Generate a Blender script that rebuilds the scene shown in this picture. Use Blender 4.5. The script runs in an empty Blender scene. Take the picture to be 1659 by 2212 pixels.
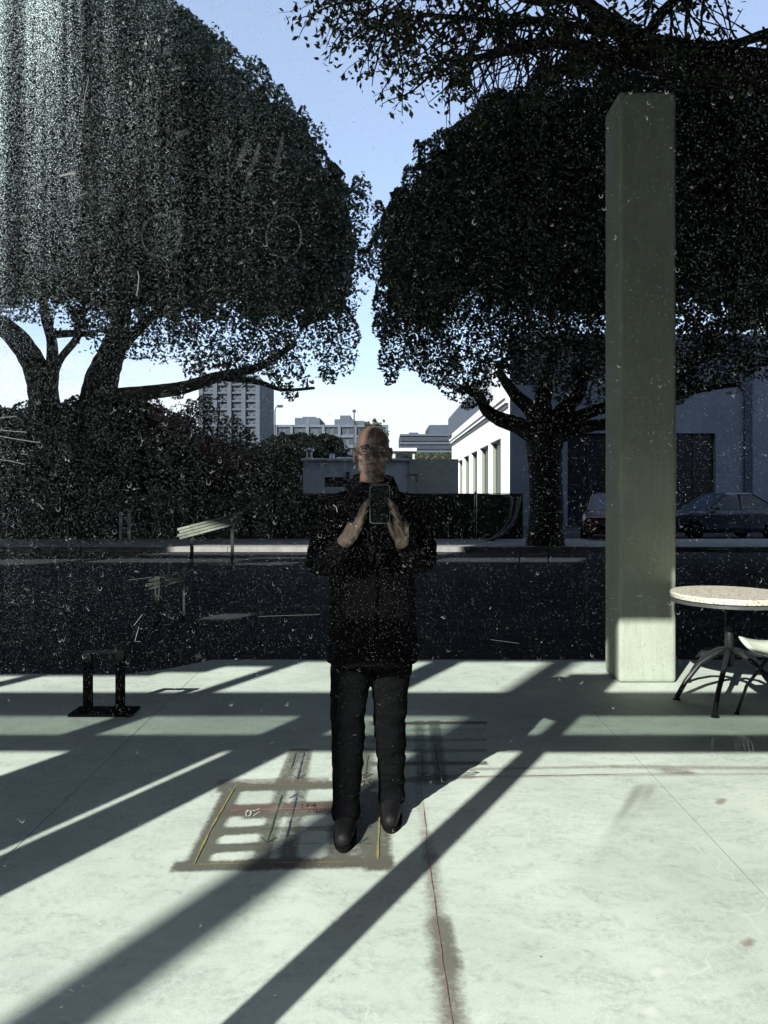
import bpy, bmesh, math, random
import numpy as np
from mathutils import Vector, Matrix

random.seed(7)
RNG = np.random.default_rng(7)
R = math.radians
scene = bpy.context.scene
COL = scene.collection

# ------------------------------------------------------------------ camera, sky, sun, exposure
CAM_H = 1.5
F, CX, HY = 1662.0, 836.0, 1060.0          # focal length and principal point measured in the photograph
def P(px, py, d):                          # a point seen in the photograph, at depth d
    return Vector(((px - CX) / F * d, d, CAM_H - (py - HY) / F * d))
def G(px, py, z=0.0):                      # the same on the ground
    d = F * (CAM_H - z) / (py - HY)
    return Vector(((px - CX) / F * d, d, z))

cam_data = bpy.data.cameras.new("camera")
cam = bpy.data.objects.new("camera", cam_data)
COL.objects.link(cam)
cam.location = (0, 0, CAM_H)
cam.rotation_euler = (R(90), 0, 0)
cam_data.sensor_fit = 'HORIZONTAL'
cam_data.sensor_width = 36.0
cam_data.lens = 36.0 * F / 1659.0
cam_data.shift_x = (829.5 - CX) / 1659.0
cam_data.shift_y = -(1106.0 - HY) / 1659.0
cam_data.clip_start = 0.05
cam_data.clip_end = 3000
scene.camera = cam

SUN_AZ, SUN_EL = R(28.68), R(30.1)         # behind the viewer, to the left
world = bpy.data.worlds.new("World")
scene.world = world
world.use_nodes = True
wn, wl = world.node_tree.nodes, world.node_tree.links
wn.clear()
w_out = wn.new("ShaderNodeOutputWorld")
w_bg = wn.new("ShaderNodeBackground")
w_sky = wn.new("ShaderNodeTexSky")
w_sky.sky_type = 'NISHITA'
w_sky.sun_disc = False
w_sky.sun_elevation = SUN_EL
w_sky.sun_rotation = R(180) + SUN_AZ
w_sky.air_density = 1.0
w_sky.dust_density = 1.2
w_sky.ozone_density = 1.6
w_bg.inputs["Strength"].default_value = 0.14
# thin bright cloud bank low over the horizon
w_tc = wn.new("ShaderNodeTexCoord")
w_sep = wn.new("ShaderNodeSeparateXYZ")
wl.new(w_tc.outputs["Generated"], w_sep.inputs[0])
w_map = wn.new("ShaderNodeMapping"); w_map.inputs["Scale"].default_value = (1.2, 1.2, 7.0)
wl.new(w_tc.outputs["Generated"], w_map.inputs["Vector"])
w_noise = wn.new("ShaderNodeTexNoise"); w_noise.inputs["Scale"].default_value = 2.2; w_noise.inputs["Detail"].default_value = 5
wl.new(w_map.outputs[0], w_noise.inputs["Vector"])
w_add = wn.new("ShaderNodeMath"); w_add.operation = 'MULTIPLY_ADD'
wl.new(w_noise.outputs["Fac"], w_add.inputs[0]); w_add.inputs[1].default_value = -0.24
wl.new(w_sep.outputs["Z"], w_add.inputs[2])
w_ramp = wn.new("ShaderNodeMapRange")
w_ramp.inputs["From Min"].default_value = 0.045; w_ramp.inputs["From Max"].default_value = -0.005
w_ramp.inputs["To Min"].default_value = 0.0; w_ramp.inputs["To Max"].default_value = 0.85
wl.new(w_add.outputs[0], w_ramp.inputs["Value"])
w_mix = wn.new("ShaderNodeMixRGB")
wl.new(w_ramp.outputs[0], w_mix.inputs["Fac"])
# thin veil of high cloud over the whole sky
w_veil = wn.new("ShaderNodeMixRGB"); w_veil.inputs["Fac"].default_value = 0.42
wl.new(w_sky.outputs[0], w_veil.inputs["Color1"]); w_veil.inputs["Color2"].default_value = (2.7, 3.2, 4.3, 1)
wl.new(w_veil.outputs[0], w_mix.inputs["Color1"])
w_mix.inputs["Color2"].default_value = (4.0, 4.3, 4.6, 1)
wl.new(w_mix.outputs[0], w_bg.inputs["Color"])
wl.new(w_bg.outputs[0], w_out.inputs["Surface"])

sun_data = bpy.data.lights.new("sun", 'SUN')
sun_data.energy = 5.0
sun_data.angle = R(0.55)
sun_data.color = (1.0, 0.98, 0.93)
sun = bpy.data.objects.new("sun", sun_data)
COL.objects.link(sun)
sdir = Vector((-math.sin(SUN_AZ) * math.cos(SUN_EL), -math.cos(SUN_AZ) * math.cos(SUN_EL), math.sin(SUN_EL)))
sun.rotation_euler = sdir.to_track_quat('Z', 'Y').to_euler()
sun.location = (-20, -40, 60)

scene.view_settings.view_transform = 'Standard'
scene.view_settings.look = 'None'
scene.view_settings.exposure = 0.82
scene.view_settings.gamma = 1.0
scene.view_settings.use_curve_mapping = False
scene.cycles.max_bounces = 8
scene.cycles.diffuse_bounces = 1
scene.cycles.transparent_max_bounces = 24

# ------------------------------------------------------------------ materials
def mat(name, col, rough=0.6, metal=0.0, noise=0.0, nscale=8.0, col2=None, bump=0.0, bscale=60.0, spec=0.5, island=0.0):
    m = bpy.data.materials.new(name)
    m.use_nodes = True
    nt = m.node_tree; N, L = nt.nodes, nt.links
    b = N["Principled BSDF"]
    b.inputs["Base Color"].default_value = (*col, 1)
    b.inputs["Roughness"].default_value = rough
    b.inputs["Metallic"].default_value = metal
    b.inputs["Specular IOR Level"].default_value = spec
    tc = N.new("ShaderNodeTexCoord")
    last = None
    if noise > 0 or col2 is not None:
        n = N.new("ShaderNodeTexNoise"); n.inputs["Scale"].default_value = nscale
        n.inputs["Detail"].default_value = 8; n.inputs["Roughness"].default_value = 0.62
        L.new(tc.outputs["Object"], n.inputs["Vector"])
        mr = N.new("ShaderNodeMapRange"); mr.inputs["From Min"].default_value = 0.32; mr.inputs["From Max"].default_value = 0.68
        L.new(n.outputs["Fac"], mr.inputs["Value"])
        mx = N.new("ShaderNodeMixRGB")
        c2 = col2 if col2 is not None else tuple(c * (1 - noise) for c in col)
        mx.inputs["Color1"].default_value = (*col, 1); mx.inputs["Color2"].default_value = (*c2, 1)
        L.new(mr.outputs[0], mx.inputs["Fac"])
        last = mx
    if island > 0:
        g = N.new("ShaderNodeNewGeometry")
        mr2 = N.new("ShaderNodeMapRange"); mr2.inputs["To Min"].default_value = 1 - island; mr2.inputs["To Max"].default_value = 1 + island
        L.new(g.outputs["Random Per Island"], mr2.inputs["Value"])
        mu = N.new("ShaderNodeMixRGB"); mu.blend_type = 'MULTIPLY'; mu.inputs["Fac"].default_value = 1
        if last: L.new(last.outputs[0], mu.inputs["Color1"])
        else: mu.inputs["Color1"].default_value = (*col, 1)
        L.new(mr2.outputs[0], mu.inputs["Color2"])
        last = mu
    if last: L.new(last.outputs[0], b.inputs["Base Color"])
    if bump > 0:
        n2 = N.new("ShaderNodeTexNoise"); n2.inputs["Scale"].default_value = bscale; n2.inputs["Detail"].default_value = 6
        L.new(tc.outputs["Object"], n2.inputs["Vector"])
        bp = N.new("ShaderNodeBump"); bp.inputs["Strength"].default_value = bump; bp.inputs["Distance"].default_value = 0.02
        L.new(n2.outputs["Fac"], bp.inputs["Height"]); L.new(bp.outputs[0], b.inputs["Normal"])
    return m

def concrete(name, base, dark, stain=False, scale=1.0, stretch=(1.0, 1.7, 1.0)):
    m = bpy.data.materials.new(name); m.use_nodes = True
    nt = m.node_tree; N, L = nt.nodes, nt.links
    b = N["Principled BSDF"]; b.inputs["Roughness"].default_value = 0.62; b.inputs["Specular IOR Level"].default_value = 0.3
    tc = N.new("ShaderNodeTexCoord")
    def noise(sc, det, ro, dist=0.0, stretch=None):
        n = N.new("ShaderNodeTexNoise"); n.inputs["Scale"].default_value = sc; n.inputs["Detail"].default_value = det
        n.inputs["Roughness"].default_value = ro; n.inputs["Distortion"].default_value = dist
        if stretch:
            mp = N.new("ShaderNodeMapping"); mp.inputs["Scale"].default_value = stretch
            mp.inputs["Rotation"].default_value = (0, 0, 0.35)
            L.new(tc.outputs["Object"], mp.inputs["Vector"]); L.new(mp.outputs[0], n.inputs["Vector"])
        else:
            L.new(tc.outputs["Object"], n.inputs["Vector"])
        return n
    def rng(src, a, c, lo=0.0, hi=1.0):
        r = N.new("ShaderNodeMapRange"); r.inputs["From Min"].default_value = a; r.inputs["From Max"].default_value = c
        r.inputs["To Min"].default_value = lo; r.inputs["To Max"].default_value = hi
        L.new(src, r.inputs["Value"]); return r.outputs[0]
    def mul(a, c):
        k = N.new("ShaderNodeMath"); k.operation = 'MULTIPLY'
        L.new(a, k.inputs[0])
        if isinstance(c, float): k.inputs[1].default_value = c
        else: L.new(c, k.inputs[1])
        return k.outputs[0]
    def mix(fac, c1, c2, mode='MIX'):
        k = N.new("ShaderNodeMixRGB"); k.blend_type = mode
        if isinstance(fac, float): k.inputs["Fac"].default_value = fac
        else: L.new(fac, k.inputs["Fac"])
        for s, c in (("Color1", c1), ("Color2", c2)):
            if isinstance(c, tuple): k.inputs[s].default_value = (*c, 1)
            else: L.new(c, k.inputs[s])
        return k.outputs[0]
    big = rng(noise(1.1 * scale, 4, 0.55, 0.4).outputs["Fac"], 0.38, 0.66)
    med = rng(noise(5.0 * scale, 10, 0.72, 0.8, stretch).outputs["Fac"], 0.42, 0.72)
    grit = rng(noise(34.0 * scale, 8, 0.75, 0.3).outputs["Fac"], 0.40, 0.66)
    fac = mul(med, grit)
    c = mix(mul(big, 0.6), base, tuple(0.5 * (x + y) for x, y in zip(base, dark)))
    c = mix(mul(fac, 0.95), c, dark)
    # pale mineral blooms and pale scratches
    bl = rng(noise(2.6 * scale, 9, 0.7, 1.6).outputs["Fac"], 0.60, 0.70)
    c = mix(mul(bl, 0.5), c, tuple(min(0.75, x * 1.18) for x in base))
    sc = N.new("ShaderNodeTexVoronoi"); sc.feature = 'DISTANCE_TO_EDGE'; sc.inputs["Scale"].default_value = 2.3 * scale
    nn = noise(3.0, 3, 0.5)
    va = N.new("ShaderNodeMixRGB"); va.blend_type = 'ADD'; va.inputs["Fac"].default_value = 0.35
    L.new(tc.outputs["Object"], va.inputs["Color1"]); L.new(nn.outputs["Color"], va.inputs["Color2"])
    L.new(va.outputs[0], sc.inputs["Vector"])
    gate = rng(noise(1.7, 2, 0.5).outputs["Fac"], 0.52, 0.6)
    crack = mul(rng(sc.outputs["Distance"], 0.010, 0.003), gate)
    c = mix(mul(crack, 0.32), c, tuple(min(0.75, x * 1.25) for x in base))
    # dark pin holes
    vo = N.new("ShaderNodeTexVoronoi"); vo.inputs["Scale"].default_value = 11.0 * scale
    L.new(tc.outputs["Object"], vo.inputs["Vector"])
    pin = rng(vo.outputs["Distance"], 0.07, 0.03)
    gate2 = rng(noise(9.0, 2, 0.5).outputs["Fac"], 0.63, 0.66)
    c = mix(mul(mul(pin, gate2), 0.8), c, (0.07, 0.07, 0.065))
    gr = rng(noise(170.0, 3, 0.7).outputs["Fac"], 0.30, 0.70, 0.86, 1.08)
    c = mix(1.0, c, gr, 'MULTIPLY')
    if stain:
        at = N.new("ShaderNodeAttribute"); at.attribute_name = "stain"
        edge = rng(noise(42.0, 6, 0.8, 0.5).outputs["Fac"], 0.30, 0.70, -0.25, 0.25)
        ad = N.new("ShaderNodeMath"); ad.operation = 'ADD'; ad.use_clamp = True
        L.new(at.outputs["Alpha"], ad.inputs[0]); L.new(edge, ad.inputs[1])
        f = mul(rng(ad.outputs[0], 0.18, 0.85), rng(at.outputs["Alpha"], 0.02, 0.15))
        c = mix(mul(f, 0.92), c, at.outputs["Color"])
    L.new(c, b.inputs["Base Color"])
    bp = N.new("ShaderNodeBump"); bp.inputs["Strength"].default_value = 0.25; bp.inputs["Distance"].default_value = 0.004
    L.new(fac, bp.inputs["Height"]); L.new(bp.outputs[0], b.inputs["Normal"])
    return m

def leaf_mat(name, col, col2, island=0.5, transl=0.15):
    m = mat(name, col, rough=0.5, noise=0.5, nscale=0.9, col2=col2, island=island, spec=0.35)
    nt = m.node_tree; N, L = nt.nodes, nt.links
    b = N["Principled BSDF"]
    src = b.inputs["Base Color"].links[0].from_socket
    t = N.new("ShaderNodeBsdfTranslucent"); L.new(src, t.inputs["Color"])
    mx = N.new("ShaderNodeMixShader"); mx.inputs[0].default_value = transl
    L.new(b.outputs[0], mx.inputs[1]); L.new(t.outputs[0], mx.inputs[2])
    L.new(mx.outputs[0], N["Material Output"].inputs["Surface"])
    return m

def clear_mat(name, col):
    m = bpy.data.materials.new(name); m.use_nodes = True
    N, L = m.node_tree.nodes, m.node_tree.links
    N.remove(N["Principled BSDF"])
    t = N.new("ShaderNodeBsdfTransparent"); t.inputs["Color"].default_value = (*col, 1)
    L.new(t.outputs[0], N["Material Output"].inputs["Surface"])
    return m

M = {}
M['floor'] = concrete('polished_concrete', (0.560, 0.635, 0.545), (0.21, 0.26, 0.23), stain=True)
M['column'] = concrete('cast_concrete', (0.36, 0.41, 0.33), (0.16, 0.19, 0.155), scale=1.6, stretch=(2.6, 2.6, .28))
M['joint'] = mat('joint_filler', (0.05, 0.05, 0.05), 0.9)
M['asphalt'] = mat('asphalt', (0.018, 0.020, 0.023), 0.95, noise=0.5, nscale=0.6, col2=(0.034, 0.038, 0.042), bump=0.4, bscale=90, spec=0.15)
def add_streaks(m, col, sc):
    N, L = m.node_tree.nodes, m.node_tree.links
    b = N["Principled BSDF"]; src = b.inputs["Base Color"].links[0].from_socket
    tc = N.new("ShaderNodeTexCoord"); mp = N.new("ShaderNodeMapping"); mp.inputs["Scale"].default_value = sc; mp.inputs["Rotation"].default_value = (0, 0, .12)
    n = N.new("ShaderNodeTexNoise"); n.inputs["Scale"].default_value = 1.0; n.inputs["Detail"].default_value = 7; n.inputs["Distortion"].default_value = .6
    L.new(tc.outputs["Object"], mp.inputs["Vector"]); L.new(mp.outputs[0], n.inputs["Vector"])
    r = N.new("ShaderNodeMapRange"); r.inputs["From Min"].default_value = .55; r.inputs["From Max"].default_value = .72; r.inputs["To Max"].default_value = .8
    L.new(n.outputs["Fac"], r.inputs["Value"])
    k = N.new("ShaderNodeMixRGB"); k.inputs["Color2"].default_value = (*col, 1)
    L.new(r.outputs[0], k.inputs["Fac"]); L.new(src, k.inputs["Color1"]); L.new(k.outputs[0], b.inputs["Base Color"])
add_streaks(M['asphalt'], (0.060, 0.068, 0.080), (.16, 1.5, 1))
M['pavement'] = mat('pavement', (0.30, 0.295, 0.28), 0.85, noise=0.35, nscale=3, bump=0.2)
M['earth'] = mat('ground', (0.07, 0.07, 0.06), 0.95, noise=0.4, nscale=0.4)
M['wallc'] = mat('shade_wall_concrete', (0.09, 0.095, 0.095), 0.8, noise=0.2, nscale=2)
M['roofu'] = mat('shade_roof_dark', (0.06, 0.062, 0.06), 0.9, noise=0.2, nscale=2)
M['white'] = mat('white_render', (0.74, 0.75, 0.72), 0.8, noise=0.06, nscale=1.5, bump=0.05)
M['whitesoft'] = mat('pale_render', (0.50, 0.54, 0.58), 0.85, noise=0.18, nscale=0.8)
M['greyrender'] = mat('grey_render', (0.36, 0.38, 0.34), 0.85, noise=0.18, nscale=0.8)
M['bluewall'] = mat('blue_grey_render', (0.165, 0.195, 0.24), 0.85, noise=0.3, nscale=0.5)
M['shade_slate'] = mat('far_shade_grey', (0.048, 0.066, 0.086), 0.8, noise=0.12, nscale=0.1)  # these three far colours carry the shade of the buildings' unlit faces
M['shade_slate2'] = mat('far_shade_blue', (0.036, 0.052, 0.078), 0.8, noise=0.12, nscale=0.1)
M['shade_slate3'] = mat('far_shade_pale', (0.075, 0.098, 0.122), 0.8, noise=0.1, nscale=0.1)
M['window'] = mat('dark_window', (0.008, 0.010, 0.014), 0.3)
M['fwindow'] = mat('far_window', (0.018, 0.026, 0.036), 0.4)
M['reveal'] = mat('green_reveal', (0.19, 0.215, 0.165), 0.8)
M['metal'] = mat('dark_metal', (0.014, 0.017, 0.018), 0.42, noise=0.3, nscale=20)
M['greymetal'] = mat('grey_metal', (0.16, 0.17, 0.17), 0.4, metal=0.6, noise=0.3, nscale=14)
M['screen'] = mat('green_screen', (0.016, 0.024, 0.018), 0.9, noise=0.5, nscale=2.5, bump=0.3)
M['bark'] = mat('bark', (0.030, 0.028, 0.025), 0.9, noise=0.5, nscale=6, bump=0.8, bscale=25)
M['barkgrey'] = mat('grey_bark', (0.040, 0.036, 0.032), 0.9, noise=0.5, nscale=6, bump=0.8, bscale=25)
M['leaf'] = leaf_mat('ficus_leaf', (0.046, 0.078, 0.050), (0.070, 0.105, 0.055))
M['leaf2'] = leaf_mat('overhang_leaf', (0.050, 0.078, 0.036), (0.105, 0.115, 0.038), 0.6, 0.25)
M['hedge'] = leaf_mat('hedge_leaf', (0.026, 0.042, 0.022), (0.055, 0.055, 0.026), 0.5)
M['hedge2'] = leaf_mat('hedge_yellow_leaf', (0.060, 0.056, 0.018), (0.030, 0.034, 0.014), 0.5)
M['flower'] = leaf_mat('bougainvillea', (0.16, 0.022, 0.035), (0.10, 0.02, 0.03), 0.5)
M['ftree'] = leaf_mat('far_leaf', (0.020, 0.030, 0.012), (0.050, 0.056, 0.018), 0.6)
M['skin'] = mat('skin', (0.165, 0.105, 0.083), 0.30, noise=0.2, nscale=30, bump=0.08, bscale=160, spec=0.7)
M['coat'] = mat('wool_coat', (0.0075, 0.0055, 0.0075), 1.0, noise=0.4, nscale=60, bump=0.5, bscale=220, spec=0.04)
M['trouser'] = mat('trouser_cloth', (0.0060, 0.0064, 0.0072), 1.0, noise=0.3, nscale=50, bump=0.3, bscale=150, spec=0.02)
M['shoe'] = mat('black_leather', (0.007, 0.007, 0.007), 0.6, spec=0.2)
M['scarf'] = mat('dark_knit', (0.020, 0.014, 0.022), 0.95, noise=0.4, nscale=40, bump=0.9, bscale=130, spec=0.1)
M['phone'] = mat('black_glass', (0.006, 0.006, 0.007), 0.6, spec=0.02)
M['phone_edge'] = mat('polished_steel', (0.42, 0.46, 0.46), 0.3, metal=0.3)
M['silver'] = mat('silver', (0.8, 0.78, 0.74), 0.2, metal=1.0)
M['eye'] = mat('eye_white', (0.10, 0.09, 0.08), 0.2)
M['terrazzo'] = None
M['shell'] = mat('pale_shell', (0.50, 0.55, 0.45), 0.5, noise=0.12, nscale=5)
M['plank'] = mat('pale_plank', (0.42, 0.47, 0.38), 0.7, noise=0.5, nscale=4, bump=0.3)
M['red_paint'] = mat('dark_red_paint', (0.085, 0.008, 0.010), 0.25)
M['blue_paint'] = mat('blue_paint', (0.012, 0.022, 0.042), 0.28)
M['car_glass'] = mat('car_glass', (0.03, 0.05, 0.09), 0.15)
M['tyre'] = mat('tyre', (0.006, 0.006, 0.006), 1.0, spec=0.05)
M['rim'] = mat('wheel_rim', (0.30, 0.31, 0.32), 0.35, metal=0.8)
M['lamp'] = mat('headlight', (0.5, 0.52, 0.55), 0.1)
M['taillamp'] = mat('lamp_head', (0.03, 0.035, 0.04), 0.5)
M['post'] = mat('pale_post', (0.085, 0.095, 0.09), 0.6)
M['whitepost'] = mat('white_post', (0.60, 0.62, 0.64), 0.6)
M['glass'] = clear_mat('clear_glass', (1, 1, 1))
M['tint'] = clear_mat('tinted_glass', (0.58, 0.62, 0.60))
M['frame'] = mat('window_frame', (0.05, 0.055, 0.055), 0.5)
def chalk(n, c): return mat(n, c, 0.9, noise=0.45, nscale=25)
M['yellow'] = chalk('yellow_chalk', (0.29, 0.265, 0.085))
M['green'] = chalk('green_chalk', (0.055, 0.105, 0.075))
M['blue'] = chalk('blue_chalk', (0.05, 0.075, 0.12))
M['red'] = chalk('red_chalk', (0.32, 0.17, 0.14))
M['ink'] = chalk('black_marker', (0.03, 0.03, 0.03))
M['pinkline'] = chalk('pink_chalk', (0.38, 0.22, 0.18))
M['chalkwhite'] = chalk('white_chalk', (0.55, 0.58, 0.52))

def terrazzo():
    m = mat('terrazzo', (0.56, 0.54, 0.45), 0.35)
    N, L = m.node_tree.nodes, m.node_tree.links
    b = N["Principled BSDF"]; tc = N.new("ShaderNodeTexCoord")
    v = N.new("ShaderNodeTexVoronoi"); v.inputs["Scale"].default_value = 90
    L.new(tc.outputs["Object"], v.inputs["Vector"])
    r = N.new("ShaderNodeValToRGB"); e = r.color_ramp.elements
    e[0].position = 0.0; e[0].color = (0.30, 0.26, 0.20, 1)
    e[1].position = 1.0; e[1].color = (0.72, 0.70, 0.60, 1)
    k = r.color_ramp.elements.new(0.35); k.color = (0.55, 0.52, 0.42, 1)
    sp = N.new("ShaderNodeSeparateColor"); L.new(v.outputs["Color"], sp.inputs[0])
    L.new(sp.outputs[0], r.inputs["Fac"]); L.new(r.outputs[0], b.inputs["Base Color"])
    return m
M['terrazzo'] = terrazzo()

def dust_mat(name, col, em=0.0):
    m = mat(name, col, 0.9, island=0.75, spec=0.1)
    return m
M['dust'] = dust_mat('dust', (0.15, 0.17, 0.168))
M['haze_dust'] = dust_mat('fine_dust', (0.52, 0.62, 0.63))
M['drop'] = dust_mat('dried_drop', (0.15, 0.155, 0.155))
M['scratch'] = dust_mat('scratch', (0.12, 0.12, 0.11))
def film_mat(name, col, alpha):
    m = bpy.data.materials.new(name); m.use_nodes = True
    N, L = m.node_tree.nodes, m.node_tree.links
    b = N["Principled BSDF"]; b.inputs["Base Color"].default_value = (*col, 1); b.inputs["Roughness"].default_value = 1
    tc = N.new("ShaderNodeTexCoord")
    n = N.new("ShaderNodeTexNoise"); n.inputs["Scale"].default_value = 90; n.inputs["Detail"].default_value = 6; n.inputs["Roughness"].default_value = .75
    L.new(tc.outputs["Object"], n.inputs["Vector"])
    r = N.new("ShaderNodeMapRange"); r.inputs["From Min"].default_value = .35; r.inputs["From Max"].default_value = .75
    r.inputs["To Min"].default_value = 0; r.inputs["To Max"].default_value = alpha
    L.new(n.outputs["Fac"], r.inputs["Value"]); L.new(r.outputs[0], b.inputs["Alpha"])
    return m
M['film'] = film_mat('smear', (0.45, 0.5, 0.5), 0.07)

# ------------------------------------------------------------------ helpers
def link(name, me, m=None, parent=None):
    o = bpy.data.objects.new(name, me)
    COL.objects.link(o)
    if m is not None and me is not None:
        for x in (m if isinstance(m, (list, tuple)) else [m]): me.materials.append(x)
    if parent is not None: o.parent = parent
    return o
def empty(name, loc, label, cat, group=None, rz=0.0):
    o = bpy.data.objects.new(name, None); COL.objects.link(o)
    o.location = loc; o.rotation_euler = (0, 0, rz); o.empty_display_size = 0.2
    tag(o, label, cat, group)
    return o
def tag(o, label, cat, group=None):
    o['label'] = label; o['category'] = cat
    if group: o['group'] = group
    return o
def structure(o): o['kind'] = 'structure'; return o
def stuff(o): o['kind'] = 'stuff'; return o

class MB:
    """collects vertices and faces for one mesh"""
    def __init__(s): s.v = []; s.f = []
    def add(s, vs, fs):
        b = len(s.v); s.v += [tuple(x) for x in vs]; s.f += [tuple(b + i for i in f) for f in fs]; return s
    def box(s, x0, x1, y0, y1, z0, z1):
        return s.add([(x0,y0,z0),(x1,y0,z0),(x1,y1,z0),(x0,y1,z0),(x0,y0,z1),(x1,y0,z1),(x1,y1,z1),(x0,y1,z1)],
                     [(3,2,1,0),(4,5,6,7),(0,1,5,4),(1,2,6,5),(2,3,7,6),(3,0,4,7)])
    def tube(s, pts, rad, n=8, cap=True):
        pts = [Vector(p) for p in pts]
        if not isinstance(rad, (list, tuple)): rad = [rad] * len(pts)
        rings = []; up = Vector((0.13, 0.31, 0.94))
        for i, p in enumerate(pts):
            t = (pts[min(i+1, len(pts)-1)] - pts[max(i-1, 0)])
            t = t.normalized() if t.length > 1e-9 else Vector((0,0,1))
            a = t.cross(up)
            if a.length < 0.05: a = t.cross(Vector((1,0,0)))
            a.normalize(); b = t.cross(a); up = a.cross(t) if False else up
            rings.append([p + (a*math.cos(2*math.pi*k/n) + b*math.sin(2*math.pi*k/n)) * rad[i] for k in range(n)])
        vs = [v for r in rings for v in r]; fs = []
        for i in range(len(rings)-1):
            for k in range(n):
                fs.append((i*n+k, i*n+(k+1)%n, (i+1)*n+(k+1)%n, (i+1)*n+k))
        if cap:
            fs.append(tuple(range(n-1, -1, -1))); fs.append(tuple((len(rings)-1)*n+k for k in range(n)))
        return s.add(vs, fs)
    def lathe(s, prof, n=24, c=(0,0,0)):
        vs, fs = [], []
        for r, z in prof:
            for k in range(n):
                a = 2*math.pi*k/n; vs.append((c[0]+r*math.cos(a), c[1]+r*math.sin(a), c[2]+z))
        for i in range(len(prof)-1):
            for k in range(n): fs.append((i*n+k, i*n+(k+1)%n, (i+1)*n+(k+1)%n, (i+1)*n+k))
        fs.append(tuple(range(n-1,-1,-1))); fs.append(tuple((len(prof)-1)*n+k for k in range(n)))
        return s.add(vs, fs)
    def ell(s, c, r, nu=16, nv=10):
        vs = [(c[0], c[1], c[2]-r[2])]
        for i in range(1, nv):
            t = math.pi*i/nv
            for k in range(nu):
                a = 2*math.pi*k/nu
                vs.append((c[0]+r[0]*math.sin(t)*math.cos(a), c[1]+r[1]*math.sin(t)*math.sin(a), c[2]-r[2]*math.cos(t)))
        vs.append((c[0], c[1], c[2]+r[2])); fs = []
        for k in range(nu): fs.append((0, 1+(k+1)%nu, 1+k))
        for i in range(nv-2):
            for k in range(nu):
                fs.append((1+i*nu+k, 1+i*nu+(k+1)%nu, 1+(i+1)*nu+(k+1)%nu, 1+(i+1)*nu+k))
        e = len(vs)-1
        for k in range(nu): fs.append((1+(nv-2)*nu+k, 1+(nv-2)*nu+(k+1)%nu, e))
        return s.add(vs, fs)
    def cap(s, p0, p1, r0, r1, n=12):
        """a tapered capsule (cone and two balls)"""
        s.tube([p0, p1], [r0, r1], n); s.ell(p0, (r0,)*3, n, 8); s.ell(p1, (r1,)*3, n, 8); return s
    def loft(s, rings):
        n = len(rings[0]); vs = [v for r in rings for v in r]; fs = []
        for i in range(len(rings)-1):
            for k in range(n): fs.append((i*n+k, i*n+(k+1)%n, (i+1)*n+(k+1)%n, (i+1)*n+k))
        fs.append(tuple(range(n-1,-1,-1))); fs.append(tuple((len(rings)-1)*n+k for k in range(n)))
        return s.add(vs, fs)
    def mesh(s, name, smooth=False):
        me = bpy.data.meshes.new(name); me.from_pydata(s.v, [], s.f); me.validate(); me.update()
        if smooth: me.polygons.foreach_set("use_smooth", [True]*len(me.polygons))
        return me
    def build(s, name, m, parent=None, smooth=False):
        return link(name, s.mesh(name, smooth), m, parent)

def bevelled(o, w=0.01, seg=2):
    md = o.modifiers.new("bevel", 'BEVEL'); md.width = w; md.segments = seg; md.limit_method = 'ANGLE'
    return o
def remeshed(mb, name, m, parent, voxel, smooth_it=4, fac=0.5, disp=None):
    """one continuous surface grown round overlapping shapes"""
    me = mb.mesh(name + "_raw"); o = link(name, me)
    r = o.modifiers.new("remesh", 'REMESH'); r.mode = 'VOXEL'; r.voxel_size = voxel
    s = o.modifiers.new("smooth", 'SMOOTH'); s.factor = fac; s.iterations = smooth_it
    dg = bpy.context.evaluated_depsgraph_get(); dg.update()
    ev = o.evaluated_get(dg)
    new = bpy.data.meshes.new_from_object(ev)
    o.modifiers.clear(); o.data = new; new.name = name
    new.materials.clear(); new.materials.append(m)
    n = len(new.vertices); co = np.empty(n*3, np.float32); new.vertices.foreach_get("co", co); co = co.reshape(-1, 3)
    if disp is not None:
        no = np.empty(n*3, np.float32); new.vertices.foreach_get("normal", no); no = no.reshape(-1, 3)
        co = co + no * disp(co)[:, None]
        new.vertices.foreach_set("co", co.astype(np.float32).ravel()); new.update()
    new.polygons.foreach_set("use_smooth", [True]*len(new.polygons))
    if parent is not None: o.parent = parent
    return o

def vnoise(p, seed=0):
    """value noise in numpy, p (n,3) -> 0..1"""
    p = np.asarray(p, np.float64); i = np.floor(p).astype(np.int64); f = p - i; f = f*f*(3-2*f)
    def h(x, y, z):
        n = (x*73856093) ^ (y*19349663) ^ (z*83492791) ^ (seed*2654435761 & 0x7fffffff)
        n = (n ^ (n >> 13)) * 1274126177 & 0x7fffffff
        n = (n ^ (n >> 16)) & 0xffff
        return n / 65535.0
    out = 0
    for dx in (0,1):
        for dy in (0,1):
            for dz in (0,1):
                w = (f[:,0] if dx else 1-f[:,0])*(f[:,1] if dy else 1-f[:,1])*(f[:,2] if dz else 1-f[:,2])
                out = out + w*h(i[:,0]+dx, i[:,1]+dy, i[:,2]+dz)
    return out

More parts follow.
